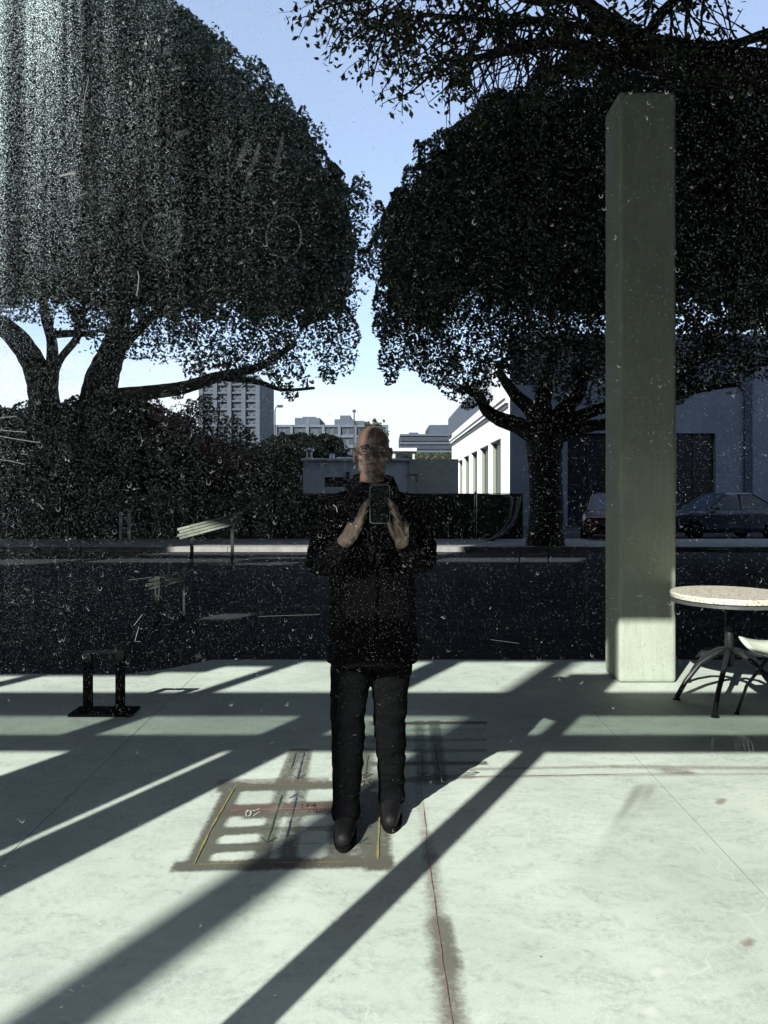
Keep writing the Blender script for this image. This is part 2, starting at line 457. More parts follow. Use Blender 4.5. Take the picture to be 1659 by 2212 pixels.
def poly_dist(pts, poly):
    """(inside, distance to the edge) for pts (n,2)"""
    poly = np.asarray(poly, float); n = len(poly); x, y = pts[:,0], pts[:,1]
    ins = np.zeros(len(pts), bool); dist = np.full(len(pts), 1e9)
    for k in range(n):
        a, b = poly[k], poly[(k+1) % n]
        c = ((a[1] > y) != (b[1] > y))
        with np.errstate(divide='ignore', invalid='ignore'):
            xi = (b[0]-a[0])*(y-a[1])/(b[1]-a[1]+1e-12)+a[0]
        ins ^= c & (x < xi)
        ab = b-a; t = np.clip(((pts-a)@ab)/(ab@ab+1e-12), 0, 1)
        dist = np.minimum(dist, np.hypot(*(pts-a-t[:,None]*ab).T))
    return ins, dist

def leaves_mesh(name, pos, size, normal_bias, aspect=0.55, droop=0.0, rng=RNG):
    n = len(pos)
    nrm = rng.normal(size=(n,3)) + normal_bias
    nrm /= np.linalg.norm(nrm, axis=1)[:,None] + 1e-9
    t = rng.normal(size=(n,3)); t[:,2] -= droop
    t -= (t*nrm).sum(1)[:,None]*nrm; t /= np.linalg.norm(t, axis=1)[:,None] + 1e-9
    b = np.cross(nrm, t)
    s = (size*rng.uniform(0.6, 1.3, n))[:,None]
    q = np.stack([pos - t*s*.5, pos + b*s*aspect*.5 + t*s*.05, pos + t*s*.5 + nrm*s*.08, pos - b*s*aspect*.5 + t*s*.05], 1).reshape(-1,3)
    me = bpy.data.meshes.new(name)
    me.vertices.add(4*n); me.vertices.foreach_set("co", q.astype(np.float32).ravel())
    me.loops.add(4*n); me.loops.foreach_set("vertex_index", np.arange(4*n, dtype=np.int32))
    me.polygons.add(n); me.polygons.foreach_set("loop_start", np.arange(0, 4*n, 4, dtype=np.int32))
    me.update(calc_edges=True)
    return me

def crown_points(poly_px, D, depth, n, seed, holes=None, hole_below=None, jitter=0.25, round_at=2.5):
    """leaf positions filling a rounded body whose outline at depth D is poly_px"""
    rg = np.random.default_rng(seed)
    poly = np.array([((x-CX)/F*D, CAM_H-(y-HY)/F*D) for x, y in poly_px])
    lo, hi = poly.min(0), poly.max(0); out = []; nb = []; got = 0
    while got < n:
        c = rg.uniform(lo-0.3, hi+0.3, (n, 2))
        w = np.c_[c, np.zeros(n)]
        c2 = c + (np.c_[vnoise(w*1.6, seed), vnoise(w*1.6+50, seed)] - .5)*jitter*2.2 + (np.c_[vnoise(w*4.2, seed+1), vnoise(w*4.2+50, seed+1)]-.5)*jitter*1.2
        ins, d = poly_dist(c2, poly)
        k = ins
        c, d = c[k], d[k]
        h = depth*np.sqrt(np.clip(1-(1-np.minimum(d/round_at, 1))**2, 0, 1))
        u = rg.random(len(c))
        y = np.where(u < .58, -h*(1-np.abs(rg.normal(0, .13, len(c)))), np.where(u < .75, h*(1-np.abs(rg.normal(0,.2,len(c)))), rg.uniform(-1,1,len(c))*h))
        p = np.c_[c[:,0], D+y, c[:,1]]
        cl = vnoise(p*1.25, seed+3)*.55 + vnoise(p*2.9, seed+4)*.45
        keep = rg.random(len(c)) < np.clip((cl-.22)*2.6, .12, 1)
        if holes is not None:
            for (hx, hy, hr, st) in holes:
                q = np.array([(hx-CX)/F*D, CAM_H-(hy-HY)/F*D]); rr = hr/F*D
                dd = np.hypot(*(c-q).T)/rr
                keep &= ~((dd < 1) & (rg.random(len(c)) < st*(1-dd**3)) )
        if hole_below is not None:
            y0, y1, thr = hole_below           # between these picture heights the crown thins out in clumps
            z0, z1 = CAM_H-(y0-HY)/F*D, CAM_H-(y1-HY)/F*D
            tt = np.clip((z0-c[:,1])/(z0-z1), 0, 1)
            fl = np.c_[c[:,0], np.zeros(len(c)), c[:,1]]
            hn = vnoise(fl*np.array([2.6,1,3.6]), seed+8)*.6+vnoise(fl*np.array([6.,1,7.]), seed+9)*.4
            keep &= ~(hn < thr*tt)
        p = p[keep]; o = np.c_[np.zeros(len(p)), y[keep]/(depth+1e-9), np.full(len(p), .35)]
        out.append(p); nb.append(o); got += len(p)
    return np.concatenate(out)[:n], np.concatenate(nb)[:n]

def filling(parent, poly_px, D, depth, n, size, m, seed, loc, keep=None, shrink=.45):
    rg = np.random.default_rng(seed+500)
    poly = np.array([((x-CX)/F*D, CAM_H-(y-HY)/F*D) for x, y in poly_px])
    c = rg.uniform(poly.min(0), poly.max(0), (n*5, 2)); ins, d = poly_dist(c, poly)
    k = ins & (d > shrink)
    if keep is not None:
        kz = CAM_H-(keep-HY)/F*D; k &= (c[:,1] > kz+ (vnoise(np.c_[c*.9, c[:,0]*0], seed)-.5)*1.8)
    c, d = c[k][:n], d[k][:n]
    h = depth*np.sqrt(np.clip(1-(1-np.minimum(d/2.5, 1))**2, 0, 1))*.8
    p = np.c_[c[:,0], D+rg.uniform(-1,1,len(c))*h, c[:,1]]-np.array(loc)
    me = leaves_mesh('inner_foliage', p, size, np.array([0,-1.2,.2])[None], .8, rng=rg)
    return stuff(link('inner_foliage', me, m, parent))
def crown(name, parent, poly_px, D, depth, n, size, m, seed, loc, **kw):
    p, nb = crown_points(poly_px, D, depth, n, seed, **kw)
    p = p - np.array(loc)
    me = leaves_mesh(name, p, size, nb*1.1, rng=np.random.default_rng(seed+100))
    return stuff(link(name, me, m, parent))

def limb(parent, name, pts_px, D, radii_px, m, loc, n=9, wob=0.0):
    """a branch or trunk given as points of the picture (optionally with their own depth)"""
    pts = []
    for q in pts_px:
        d = q[2] if len(q) > 2 else D
        pts.append(P(q[0], q[1], d) - Vector(loc))
    rad = [r/F*D for r in radii_px]
    # resample smoothly
    P2, R2 = [], []
    for i in range(len(pts)-1):
        p0, p1, p2, p3 = pts[max(i-1,0)], pts[i], pts[i+1], pts[min(i+2,len(pts)-1)]
        for k in range(5):
            t = k/5
            P2.append(0.5*((2*p1)+(p2-p0)*t+(2*p0-5*p1+4*p2-p3)*t*t+(3*p1-p0-3*p2+p3)*t**3))
            R2.append((rad[i]*(1-t)+rad[i+1]*t)*(1+0.03*math.sin(7*i+3*k)))
    P2.append(pts[-1]); R2.append(rad[-1])
    return MB().tube(P2, R2, n).build(name, m, parent, smooth=True)

# ------------------------------------------------------------------ ground
g = MB().add([(-900,-60,-.30),(900,-60,-.30),(900,1500,-.30),(-900,1500,-.30)], [(0,1,2,3)]).build('ground', M['earth'])
structure(g)
structure(MB().box(-60, 60, -20, 19.3, -.25, -.035).build('road', M['asphalt']))
structure(MB().box(-60, 60, 22.8, 90, -.25, -.03).build('car_park', M['asphalt']))
pv = structure(MB().box(-60, 60, 19.55, 22.8, -.25, .075).build('pavement', M['pavement']))
kb = MB()
for k in range(40):
    x0 = -40 + k*2.0
    b_ = MB().box(x0+.006, x0+1.994, 19.3, 19.545, -.25, .09)
    o = b_.build('kerb', M['pavement'], pv)

# floor of concrete slabs with open joints
fl = structure(MB().box(-11, 9, -3, 6.28, -.20, -.0025).build('floor', M['joint']))
def edge_y(x):                            # far edge of the slab
    return 6.30 if x < -2.0 else (6.30 + (x+2.0)/0.45*.52 if x < -1.55 else 6.83)

# stains on the slabs, as a colour layer on a fine grid
SEGS = []                                 # (p0, p1, half width, colour, strength)
GREY = (0.074, 0.073, 0.056); BROWN = (0.062, 0.052, 0.037); RED = (0.105, 0.054, 0.044); PALE = (0.24, 0.24, 0.20)
def st(a, b, w, col, k=0.9): SEGS.append((G(*a).xy, G(*b).xy, w*.54, col, k))
st((506,1698),(424,1866),.075,GREY,1); st((395,1872),(560,1868),.07,GREY,.9); st((560,1868),(826,1862),.075,BROWN,.9)
st((818,1868),(822,1720),.085,GREY,.85); st((492,1702),(790,1694),.085,GREY,.95); st((480,1688),(700,1684),.05,RED,.55)
st((500,1755),(560,1752),.08,BROWN,.9); st((500,1748),(740,1740),.085,RED,.95); st((540,1762),(760,1750),.06,GREY,.8); st((660,1742),(770,1738),.08,BROWN,.9)
st((466,1797),(560,1792),.065,GREY,1); st((452,1834),(560,1828),.065,GREY,1); st((560,1792),(800,1788),.045,GREY,.5)
st((638,1622),(612,1690),.06,GREY,.8); st((662,1622),(648,1690),.06,GREY,.75); st((612,1700),(566,1850),.06,GREY,.75); st((650,1705),(622,1850),.06,GREY,.7); st((588,1800),(630,1855),.08,GREY,.4)
st((752,1622),(744,1760),.07,BROWN,.9); st((786,1622),(776,1720),.075,GREY,.8); st((735,1790),(728,1850),.08,GREY,.8); st((776,1760),(766,1850),.10,GREY,.7); st((800,1700),(795,1840),.06,GREY,.5)
for y, k in ((1563,.9),(1578,.35),(1600,.5),(1623,.6),(1650,.85)): st((812,y),(1042,y-2),.05,GREY if y != 1563 else RED,k)
st((905,1560),(913,1690),.055,GREY,.6); st((938,1560),(952,1690),.06,GREY,.7); st((800,1560),(800,1690),.06,GREY,.5)
st((884,1684),(1010,1676),.06,BROWN,.6); st((1000,1662),(1330,1656),.035,PALE,.75); st((1330,1656),(1700,1660),.05,PALE,.75); st((1000,1678),(1700,1671),.03,PALE,.6); st((1440,1664),(1480,1668),.07,PALE,.8)
st((900,1690),(918,1800),.035,PALE,.5); st((918,1800),(930,1850),.045,PALE,.6); st((930,1850),(946,2010),.055,(.15,.15,.12),.65); st((946,2000),(962,2080),.07,(.13,.125,.10),.75); st((962,2080),(985,2260),.07,(.13,.12,.095),.8); st((955,1990),(975,2080),.05,GREY,.6)
for q, r in (((466,1797),.075),((452,1834),.075)): st(q, q, r, GREY, 1)
for _ in range(26):                       # small drips and foot smudges
    a = (random.uniform(900,1650), random.uniform(1700,2200)); st(a, (a[0]+random.uniform(-14,14), a[1]+random.uniform(-4,4)), random.uniform(.008,.022), (0.34,0.36,0.31), random.uniform(.2,.5))
for a in ((1612,2040),(1552,1735),(592,1750),(1415,2105),(1400,2190)):
    w = (0.62,0.66,0.58) if a[1] > 2100 else (0.2,0.18,0.14)
    st(a, (a[0]+10, a[1]-8), .03, w, .8)
def stain_at(xy):
    col = np.zeros((len(xy),3)); al = np.zeros(len(xy))
    for a, b, w, c, k in SEGS:
        a = np.array(a); b = np.array(b); ab = b-a; l2 = ab@ab
        t = np.clip(((xy-a)@ab)/l2, 0, 1) if l2 > 1e-9 else np.zeros(len(xy))
        d = np.hypot(*(xy-a-t[:,None]*ab).T)
        if l2 > 1e-9 and c in (GREY, BROWN, RED):
            L_ = math.sqrt(l2); al_ = ((xy-a)@ab)/L_; pe = np.abs((xy-a)[:,0]*ab[1]-(xy-a)[:,1]*ab[0])/L_
            d = np.maximum(pe, np.maximum(np.maximum(-al_, al_-L_), 0)*1.0)
        v = k*np.clip((1.55-d/w)/.75, 0, 1) if c in (GREY, BROWN, RED) else k*np.clip((1.9-d/w)/1.5, 0, 1)
        m_ = v > 0
        tot = al + v + 1e-9
        col[m_] = (col[m_]*al[m_,None] + np.array(c)[None]*v[m_,None])/tot[m_,None]
        al = 1-(1-al)*(1-v)
    return col, al
def slab(x0, x1, y0, fine, y1=None, name='slab'):
    sx = .018 if fine else .25; sy = .016 if fine else .25
    nx = max(2, int((x1-x0)/sx)); ys0, ny = y0, max(2, int(((y1 or 6.85)-y0)/sy))
    X = np.linspace(x0, x1, nx); V = []
    Y01 = np.linspace(0, 1, ny)
    ey = np.array([y1 or edge_y(x) for x in X])
    xx = np.repeat(X[None], ny, 0); yy = ys0 + Y01[:,None]*(ey[None]-ys0)
    co = np.stack([xx, yy, np.zeros_like(xx)], -1).reshape(-1,3)
    idx = np.arange(nx*ny).reshape(ny, nx)
    q = np.stack([idx[:-1,:-1], idx[:-1,1:], idx[1:,1:], idx[1:,:-1]], -1).reshape(-1,4)
    # rim going down into the joint
    rim = np.concatenate([idx[0,:], idx[1:,-1], idx[-1,-2::-1], idx[-2:0:-1,0]])
    low = co[rim].copy(); low[:,2] = -.06
    b0 = len(co); co = np.concatenate([co, low])
    k = np.arange(len(rim)); kn = (k+1) % len(rim)
    q2 = np.stack([rim[k], b0+k, b0+kn, rim[kn]], -1)
    q = np.concatenate([q, q2]).astype(np.int32)
    me = bpy.data.meshes.new(name)
    me.vertices.add(len(co)); me.vertices.foreach_set("co", co.astype(np.float32).ravel())
    me.loops.add(q.size); me.loops.foreach_set("vertex_index", q.ravel())
    me.polygons.add(len(q)); me.polygons.foreach_set("loop_start", np.arange(0, q.size, 4, dtype=np.int32))
    me.update(calc_edges=True); me.validate()
    me.polygons.foreach_set('use_smooth', [False]*len(me.polygons))
    at = me.color_attributes.new("stain", 'FLOAT_COLOR', 'POINT')
    if fine:
        c, a = stain_at(co[:,:2]); d = np.c_[c, a]
    else:
        d = np.zeros((len(co),4))
    at.data.foreach_set("color", d.astype(np.float32).ravel())
    return link(name, me, M['floor'], fl)
slab(-11, -4.6, -3, False); slab(-4.595, -1.562, .9, False); slab(-1.558, 1.398, .9, True); slab(1.402, 4.4, .9, True); slab(4.406, 9, -3, False)
slab(-4.594, 4.4, -3, False, .894)

# ------------------------------------------------------------------ window bars in an unseen tall wall, with roof and blocks added for shade
WY = 0.8
HOLES = []                                # (x0, x1, z0, z1) openings in the wall plane
def hole(x0, x1, z0, z1): HOLES.append((x0, x1, z0, z1))
LOW = [(-7.5,-3.80),(-2.94,-2.868),(-2.56,-1.198),(-1.084,.66)]
MID = [(-7.5,-4.14),(-3.95,-2.92),(-2.56,-1.198),(-1.084,.66)]
for a, b in LOW: hole(a, b, -.3, 2.41)
for a, b in MID: hole(a, b, 2.58, 2.87)
for a, b in [(-7.5,-5.9),(-5.75,-4.9)]: hole(a, b, 3.24, 3.60)
hole(-4.9, -4.55, 3.24, 3.68); hole(-4.55, -4.12, 3.24, 3.82); hole(-3.99, -2.85, 3.24, 3.94)
hole(-2.60, -1.495, 3.24, 3.94); hole(-1.495, -1.198, 3.62, 3.94); hole(-1.084, -.62, 3.24, 3.94); hole(-.62, .66, 3.24, 4.33)  # one opening raised: solid panel added below it shades the face
# high slots added in the wall to throw sun on pavement and road
def ground_patch(px0, px1, py0, py1, z=0.0):
    d0, d1 = F*(CAM_H-z)/(py1-HY), F*(CAM_H-z)/(py0-HY); dm = (d0+d1)/2
    k = .5467; sl = .661
    xs = [((px-CX)/F*dm) - (dm-WY)*k for px in (px0, px1)]
    hole(xs[0], xs[1], z+(d0-WY)*sl, z+(d1-WY)*sl)
ground_patch(360, 990, 1177, 1189.5, .08)
ground_patch(205, 520, 1203.5, 1212); ground_patch(540, 700, 1200.8, 1204); ground_patch(940, 1260, 1202, 1211)
ground_patch(-60, 128, 1205, 1217)
def air_patch(px0, px1, py0, py1, D):     # the same for a surface facing the viewer at depth D
    xs = [((px-CX)/F*D) - (D-WY)*.5467 for px in (px0, px1)]
    zs = [CAM_H-(py-HY)/F*D + (D-WY)*.661 for py in (py1, py0)]
    hole(xs[0], xs[1], zs[0], zs[1])
air_patch(375, 545, 1116, 1166, 15.0); air_patch(310, 420, 1226, 1286, 8.6)
TOP = 33.4
xs = sorted({-46, 16} | {v for h in HOLES for v in h[:2]}); zs = sorted({-.3, TOP} | {v for h in HOLES for v in h[2:]})
wall = MB()
for j in range(len(zs)-1):
    run = None
    zc = (zs[j]+zs[j+1])/2
    for i in range(len(xs)):
        solid = i < len(xs)-1 and not any(h[0] < (xs[i]+xs[i+1])/2 < h[1] and h[2] < zc < h[3] for h in HOLES)
        if solid and run is None: run = xs[i]
        if not solid and run is not None:
            wall.box(run, xs[i], WY-.03, WY+.03, zs[j], zs[j+1]); run = None
structure(wall.build('wall', M['wallc']))  # unseen height above the window bars added to shade man and trees
structure(MB().box(-46, 16, .84, 19.6, 15.0, 15.6).build('roof', M['roofu']))  # unseen roof added to block skylight over slab, man and road
structure(MB().box(-19.6, -19.2, .84, 19.5, -.3, 14.99).build('shade_side_wall', M['wallc']))  # unseen walls added on both sides to cut skylight
structure(MB().box(13.3, 13.7, .84, 19.5, -.3, 14.99).build('shade_side_wall', M['wallc']))
structure(MB().box(-120, 110, -62, -46, -.3, 22).build('building', M['wallc']))  # unseen block added to hide bright sky behind the openings
lamp_post = MB().tube([(-5.42,-6,-.3),(-5.42,-6,11)], [.125,.125], 16).build('pole', M['greymetal']); structure(lamp_post)

win = empty('window', (0, WY, 0), 'dusty scratched window pane with dried drops and ring marks, the man seen through it', 'window')
def wpart(mb, name, m): return mb.build(name, m, win)
wpart(MB().box(-1.083, .655, -.003, .003, .03, 2.405), 'pane', M['glass'])
for a, b in MID: wpart(MB().box(a+.002, b-.002, -.003, .003, 2.582, 2.868), 'transom_pane', M['tint'])
for x in (-1.141, .70): bevelled(wpart(MB().box(x-.05, x+.05, -.06, -.032, -.03, 2.41), 'jamb', M['frame']), .004)
bevelled(wpart(MB().box(-1.09, .65, -.06, -.032, 2.415, 2.575), 'transom', M['frame']), .004)
bevelled(wpart(MB().box(-1.09, .65, -.04, .04, -.03, .028), 'sill', M['frame']), .004)

# dirt on the pane ---------------------------------------------------------
def pane_xy(px, py): return ((px-CX)/F*WY, CAM_H-(py-HY)/F*WY)
def flakes(name, px, py, size, m, y=-.0042, rng=RNG):
    n = len(px)
    x = (px-CX)/F*WY; z = CAM_H-(py-HY)/F*WY
    a = rng.uniform(0, math.pi, n); e = rng.uniform(.35, 1.0, n); s = size/2
    ca, sa = np.cos(a), np.sin(a)
    off = [( s*ca, s*sa), (-s*e*sa, s*e*ca), (-s*ca*.9, -s*sa*.9), (s*e*sa*.8, -s*e*ca*.8)]
    q = np.stack([np.c_[x+ox, np.full(n, y)+rng.uniform(-.0004,.0004,n), z+oz] for ox, oz in off], 1).reshape(-1,3)
    me = bpy.data.meshes.new(name)
    me.vertices.add(4*n); me.vertices.foreach_set("co", q.astype(np.float32).ravel())
    me.loops.add(4*n); me.loops.foreach_set("vertex_index", np.arange(4*n, dtype=np.int32))
    me.polygons.add(n); me.polygons.foreach_set("loop_start", np.arange(0,4*n,4,dtype=np.int32))
    me.update(calc_edges=True)
    return stuff(link(name, me, m, win))
def density(px, py):
    left = np.clip(1-px/1100, 0, 1)
    d = .34 + .75*left**1.4
    d += .9*np.exp(-((px-40)/260)**2-((py-60)/420)**2) + .35*np.exp(-((px-60)/200)**2-((py-1150)/500)**2)
    d += .22*np.exp(-((px-1600)/160)**2-((py-650)/420)**2) + .45*np.exp(-((px-470)/260)**2-((py-1010)/130)**2)
    st = vnoise(np.c_[px/16, py/420, px*0], 31)*.6+vnoise(np.c_[px/46, py/700, px*0+9], 32)*.5
    cl = vnoise(np.c_[px/30, py/34, px*0+3], 33)
    d *= (.45+.9*st)*(.55+.9*cl)
    d *= 1-.72*np.clip((py-1330)/220, 0, 1)
    return d
def scatter(n, seed):
    rg = np.random.default_rng(seed); px = rg.uniform(-90, 1750, n*3); py = rg.uniform(-120, 2300, n*3)
    k = rg.random(n*3) < density(px, py)/1.6
    return px[k], py[k], rg
px, py, rg = scatter(330000, 5)
flakes('dust', px, py, .00022 + .00050*rg.random(len(px))**5, M['dust'], rng=rg)
px, py, rg = scatter(900, 6)
flakes('grit', px, py, .0005 + .0009*rg.random(len(px))**4, M['dust'], rng=rg)
rg = np.random.default_rng(8)                                             # the milky corner, streaked by old rain
n = 1300000
px = rg.uniform(-90, 1750, n); py = rg.uniform(-120, 1480, n)
st_ = vnoise(np.c_[px/11, py/500, px*0], 35)*.55+vnoise(np.c_[px/40, py/260, px*0+9], 36)*.6
w_ = 1.5*np.exp(-np.maximum(0, np.hypot((px+60)/250, (py+90)/330)-.1)**1.25*1.1)+.55*np.exp(-((px+90)/130)**1.5)*np.clip(1.3-py/1400, .15, 1)+.22*np.exp(-((px-280)/420)**2-((py-420)/330)**2)
w_ = (w_+.13*np.clip(1.25-px/1300, .25, 1))*(.35+.8*st_)*np.clip((1480-py)/260, 0, 1)
k = rg.random(n) < np.clip(w_*.80, 0, 1)
flakes('dust', px[k], py[k], (.00017+.00022*rg.random(k.sum()))*(1+2.3*np.clip(w_[k]-.12, 0, 1.1)), M['haze_dust'], rng=rg)
# dried drops: little open crescents
dr = MB()
def ribbon(mb, pts, w, y=-.0044):
    vs = []
    for i, p in enumerate(pts):
        q0, q1 = pts[max(i-1,0)], pts[min(i+1,len(pts)-1)]
        tx, tz = q1[0]-q0[0], q1[1]-q0[1]; l = math.hypot(tx, tz)+1e-9
        ww = w[i] if isinstance(w, (list, tuple)) else w
        vs += [(p[0]-tz/l*ww/2, y, p[1]+tx/l*ww/2), (p[0]+tz/l*ww/2, y, p[1]-tx/l*ww/2)]
    mb.add(vs, [(2*i, 2*i+1, 2*i+3, 2*i+2) for i in range(len(pts)-1)])
px, py, rg = scatter(900, 11)
for x, y in zip(px[:1500], py[:1500]):
    cx_, cz_ = pane_xy(x, y); r = rg.uniform(.0008, .0021)
    if rg.random() < .35: r *= 1.35
    a0 = -math.pi/2+rg.normal(0,.5); sp = rg.uniform(.8, 2.4); 
    pts = [(cx_+r*.8*math.cos(a0+sp*t), cz_+r*1.15*math.sin(a0+sp*t)) for t in np.linspace(-1,1,7)]
    ribbon(dr, pts, [.00008,.00022,.00032,.00038,.00032,.00022,.00008])
stuff(dr.build('dried_drop', M['drop'], win))
fb = MB()                                                                 # lint
px, py, rg = scatter(700, 12)
for x, y in zip(px[:1100], py[:1100]):
    cx_, cz_ = pane_xy(x, y); a = rg.uniform(0, 6.28); l = rg.uniform(.0012, .0045); c = rg.normal(0, .5); pts = []
    for t in np.linspace(0, 1, 5):
        pts.append((cx_, cz_)); cx_ += math.cos(a)*l/4; cz_ += math.sin(a)*l/4; a += c
    ribbon(fb, pts, .00012)
stuff(fb.build('lint', M['drop'], win))
def mark(name, pxs, w, m=None, smooth=4):
    pts = [pane_xy(*p) for p in pxs]
    mb = MB(); ribbon(mb, pts, w); return mb.build(name, m or M['scratch'], win)
mark('scratch', [(310,1326),(292,1350),(303,1352),(294,1384),(306,1384)], .00055)
mark('scratch', [(350,100),(345,160),(350,205),(338,260),(330,300),(332,352)], .0007, M['film'])
mark('scratch', [(195,175),(186,215),(182,250)], .0006)
mark('scratch', [(300,588),(303,600),(301,622),(298,640)], .0009)
mark('scratch', [(132,384),(150,380),(167,378)], .0022); mark('scratch', [(152,388),(158,400),(176,408)], .0005)
mark('scratch', [(165,428),(190,421)], .0006)
for a in ([(0,929),(30,932),(62,934)],[(0,942),(45,950),(92,957)],[(0,993),(28,996),(58,1004)],[(85,1086),(98,1100)],[(0,904),(40,900)]): mark('scratch', a, .0006)
for a in ([(560,1330),(690,1326)],[(1060,1380),(1120,1388)],[(280,1252),(330,1246)]): mark('scratch', a, .0002)
mark('scratch', [(1540,1570),(1533,1610),(1528,1645)], .0014, M['film'])
for k in range(5): mark('smear', [(1560+9*k,1570+3*k),(1580+10*k,1590+3*k),(1596+8*k,1640+2*k)], .0016, M['film'])
mark('smear', [(720,1090),(727,1095),(729,1106)], .0009)
def ring(cx_, cy_, rx, ry, w):
    pts = [pane_xy(cx_+rx*math.cos(t), cy_+ry*math.sin(t)) for t in np.linspace(0, 2*math.pi, 41)]
    mb = MB(); ribbon(mb, pts, w); mb.build('ring_mark', M['film'], win)
ring(350, 513, 41, 46, .0022); ring(614, 514, 38, 45, .0018); ring(640,40,30,60,.002)
for q in ([(537,305),(525,340),(508,378)],[(562,312),(552,350),(532,398)],[(612,290),(606,340),(592,392)]): mark('smear', q, [.003,.006,.002], M['film'])
mark('smear', [(360,105),(366,125)], [.006,.009], M['film']); mark('smear', [(395,285),(400,298)], [.012,.014], M['film'])
mark('smear', [(424,1418),(436,1414)], [.005,.006], M['film']); mark('smear', [(440,1428),(445,1420)], .003, M['film'])
sp = MB()
for x, y in ((300,98),(270,55),(362,72),(318,100),(70,327),(90,390),(346,90),(398,185),(455,195),(330,150),(80,155),(218,85),(322,180),(365,330),(520,290),(285,185),(75,1080)):
    cx_, cz_ = pane_xy(x, y); r = random.uniform(.0008,.0018)
    sp.add([(cx_+r*random.uniform(.6,1.1)*math.cos(t), -.0046, cz_+r*1.2*random.uniform(.7,1.1)*math.sin(t)) for t in np.linspace(0,5.6,9)], [tuple(range(9))])
stuff(sp.build('speck', M['scratch'], win))

# ------------------------------------------------------------------ column
colm = empty('concrete_column', (2.035, 6.2, 0), 'square concrete column beside the round table, its foot in sun', 'column')
bevelled(MB().box(-.225, .225, -.2, .2, 0.0, 4.62).build('shaft', M['column'], colm), .03, 3)

# ------------------------------------------------------------------ buildings
def windows(parent, rects, m_win, face='y', depth=.12, name='window', plane=0.0, frame=None, pane=True):
    """rects in (a0, a1, z0, z1); a box sunk behind the wall face is shown as a dark pane with a proud frame"""
    for (a0, a1, z0, z1) in rects:
        mb = MB()
        t = min(.08, (a1-a0)*.12)
        if face == 'y':
            for q in ((a0-t, a0, z0-t, z1+t), (a1, a1+t, z0-t, z1+t), (a0, a1, z1, z1+t), (a0, a1, z0-t, z0)):
                mb.box(q[0], q[1], plane-depth, plane-.003, q[2], q[3])
            w = mb.build(name, frame, parent)
            if pane: MB().box(a0, a1, plane-.03, plane-.003, z0, z1).build('pane', m_win, w)
        else:
            for q in ((a0-t, a0, z0-t, z1+t), (a1, a1+t, z0-t, z1+t), (a0, a1, z1, z1+t), (a0, a1, z0-t, z0)):
                mb.box(plane-depth, plane-.003, q[0], q[1], q[2], q[3])
            w = mb.build(name, frame, parent)
            if pane: MB().box(plane-.03, plane-.003, a0, a1, z0, z1).build('pane', m_win, w)

# sunlit white building, its long side running away from the viewer
XW, D0 = 8.23, 52.0
D1 = XW*F/(976-CX)
wb = empty('white_building', (XW, D0, 0), 'sunlit white building with a row of tall narrow windows and cornice', 'building')
L_ = D1-D0
TOPZ = CAM_H + (HY-829)/F*D0
# long wall with real openings
ops = []
for (pl, pr, pt) in ((990,1000,995),(1002,1014,986),(1018,1032,977),(1037,1056,966),(1060,1083,953)):
    ya, yb = XW*F/(pr-CX)-D0, XW*F/(pl-CX)-D0
    ops.append((ya, yb, -.0, CAM_H+(HY-pt)/F*((ya+yb)/2+D0)))
ops.sort()
zt = TOPZ-.02
mb = MB(); prev = 0
for (a, b, z0, z1) in ops:
    mb.box(0, .55, prev, a, -.3, zt); mb.box(0, .55, a, b, z1, zt); prev = b
mb.box(0, .55, prev, L_, -.3, zt)
mb.build('wall', M['white'], wb)
MB().box(.553, 16, 0, .5, -.3, zt).build('wall', M['white'], wb)
MB().box(.553, 16, L_-.5, L_, -.3, zt).build('wall', M['white'], wb)
MB().box(.56, 16, .51, L_-.51, zt-.6, zt-.4).build('roof', M['whitesoft'], wb)
for (a, b, z0, z1) in ops:
    w = MB().box(.40, .44, a, b, -.2, z1).build('window', M['window'], wb)
    MB().box(.16, .39, b-.16, b-.01, -.2, z1-.02).build('frame', M['reveal'], w)
    for k in range(1, 5): MB().box(.37, .395, a, b-.17, z1*k/5, z1*k/5+.07).build('glazing_bar', M['greymetal'], w)
    MB().box(-.06, -.003, a-.5, a-.12, -.2, z1+.15).build('pilaster', M['white'], wb)
    MB().box(-.05, -.003, a-.12, b+.1, z1+.02, z1+.3).build('lintel', M['white'], wb)
c0 = MB().box(-.34, -.003, 0, L_, zt-.95, zt-.72).build('cornice', M['white'], wb)
MB().box(-.22, -.003, 0, L_, zt-1.25, zt-.98).build('cornice', M['white'], wb)
MB().box(-.12, -.004, 0, L_, zt-1.50, zt-1.42).build('cornice', M['greymetal'], wb)
MB().box(.05, 5, 8.5, L_+6, zt+.01, zt+2.6).build('penthouse', M['whitesoft'], wb)
MB().box(.0, .048, 17, L_+6, zt-.0, zt+2.4).build('penthouse', M['shade_slate3'], wb)

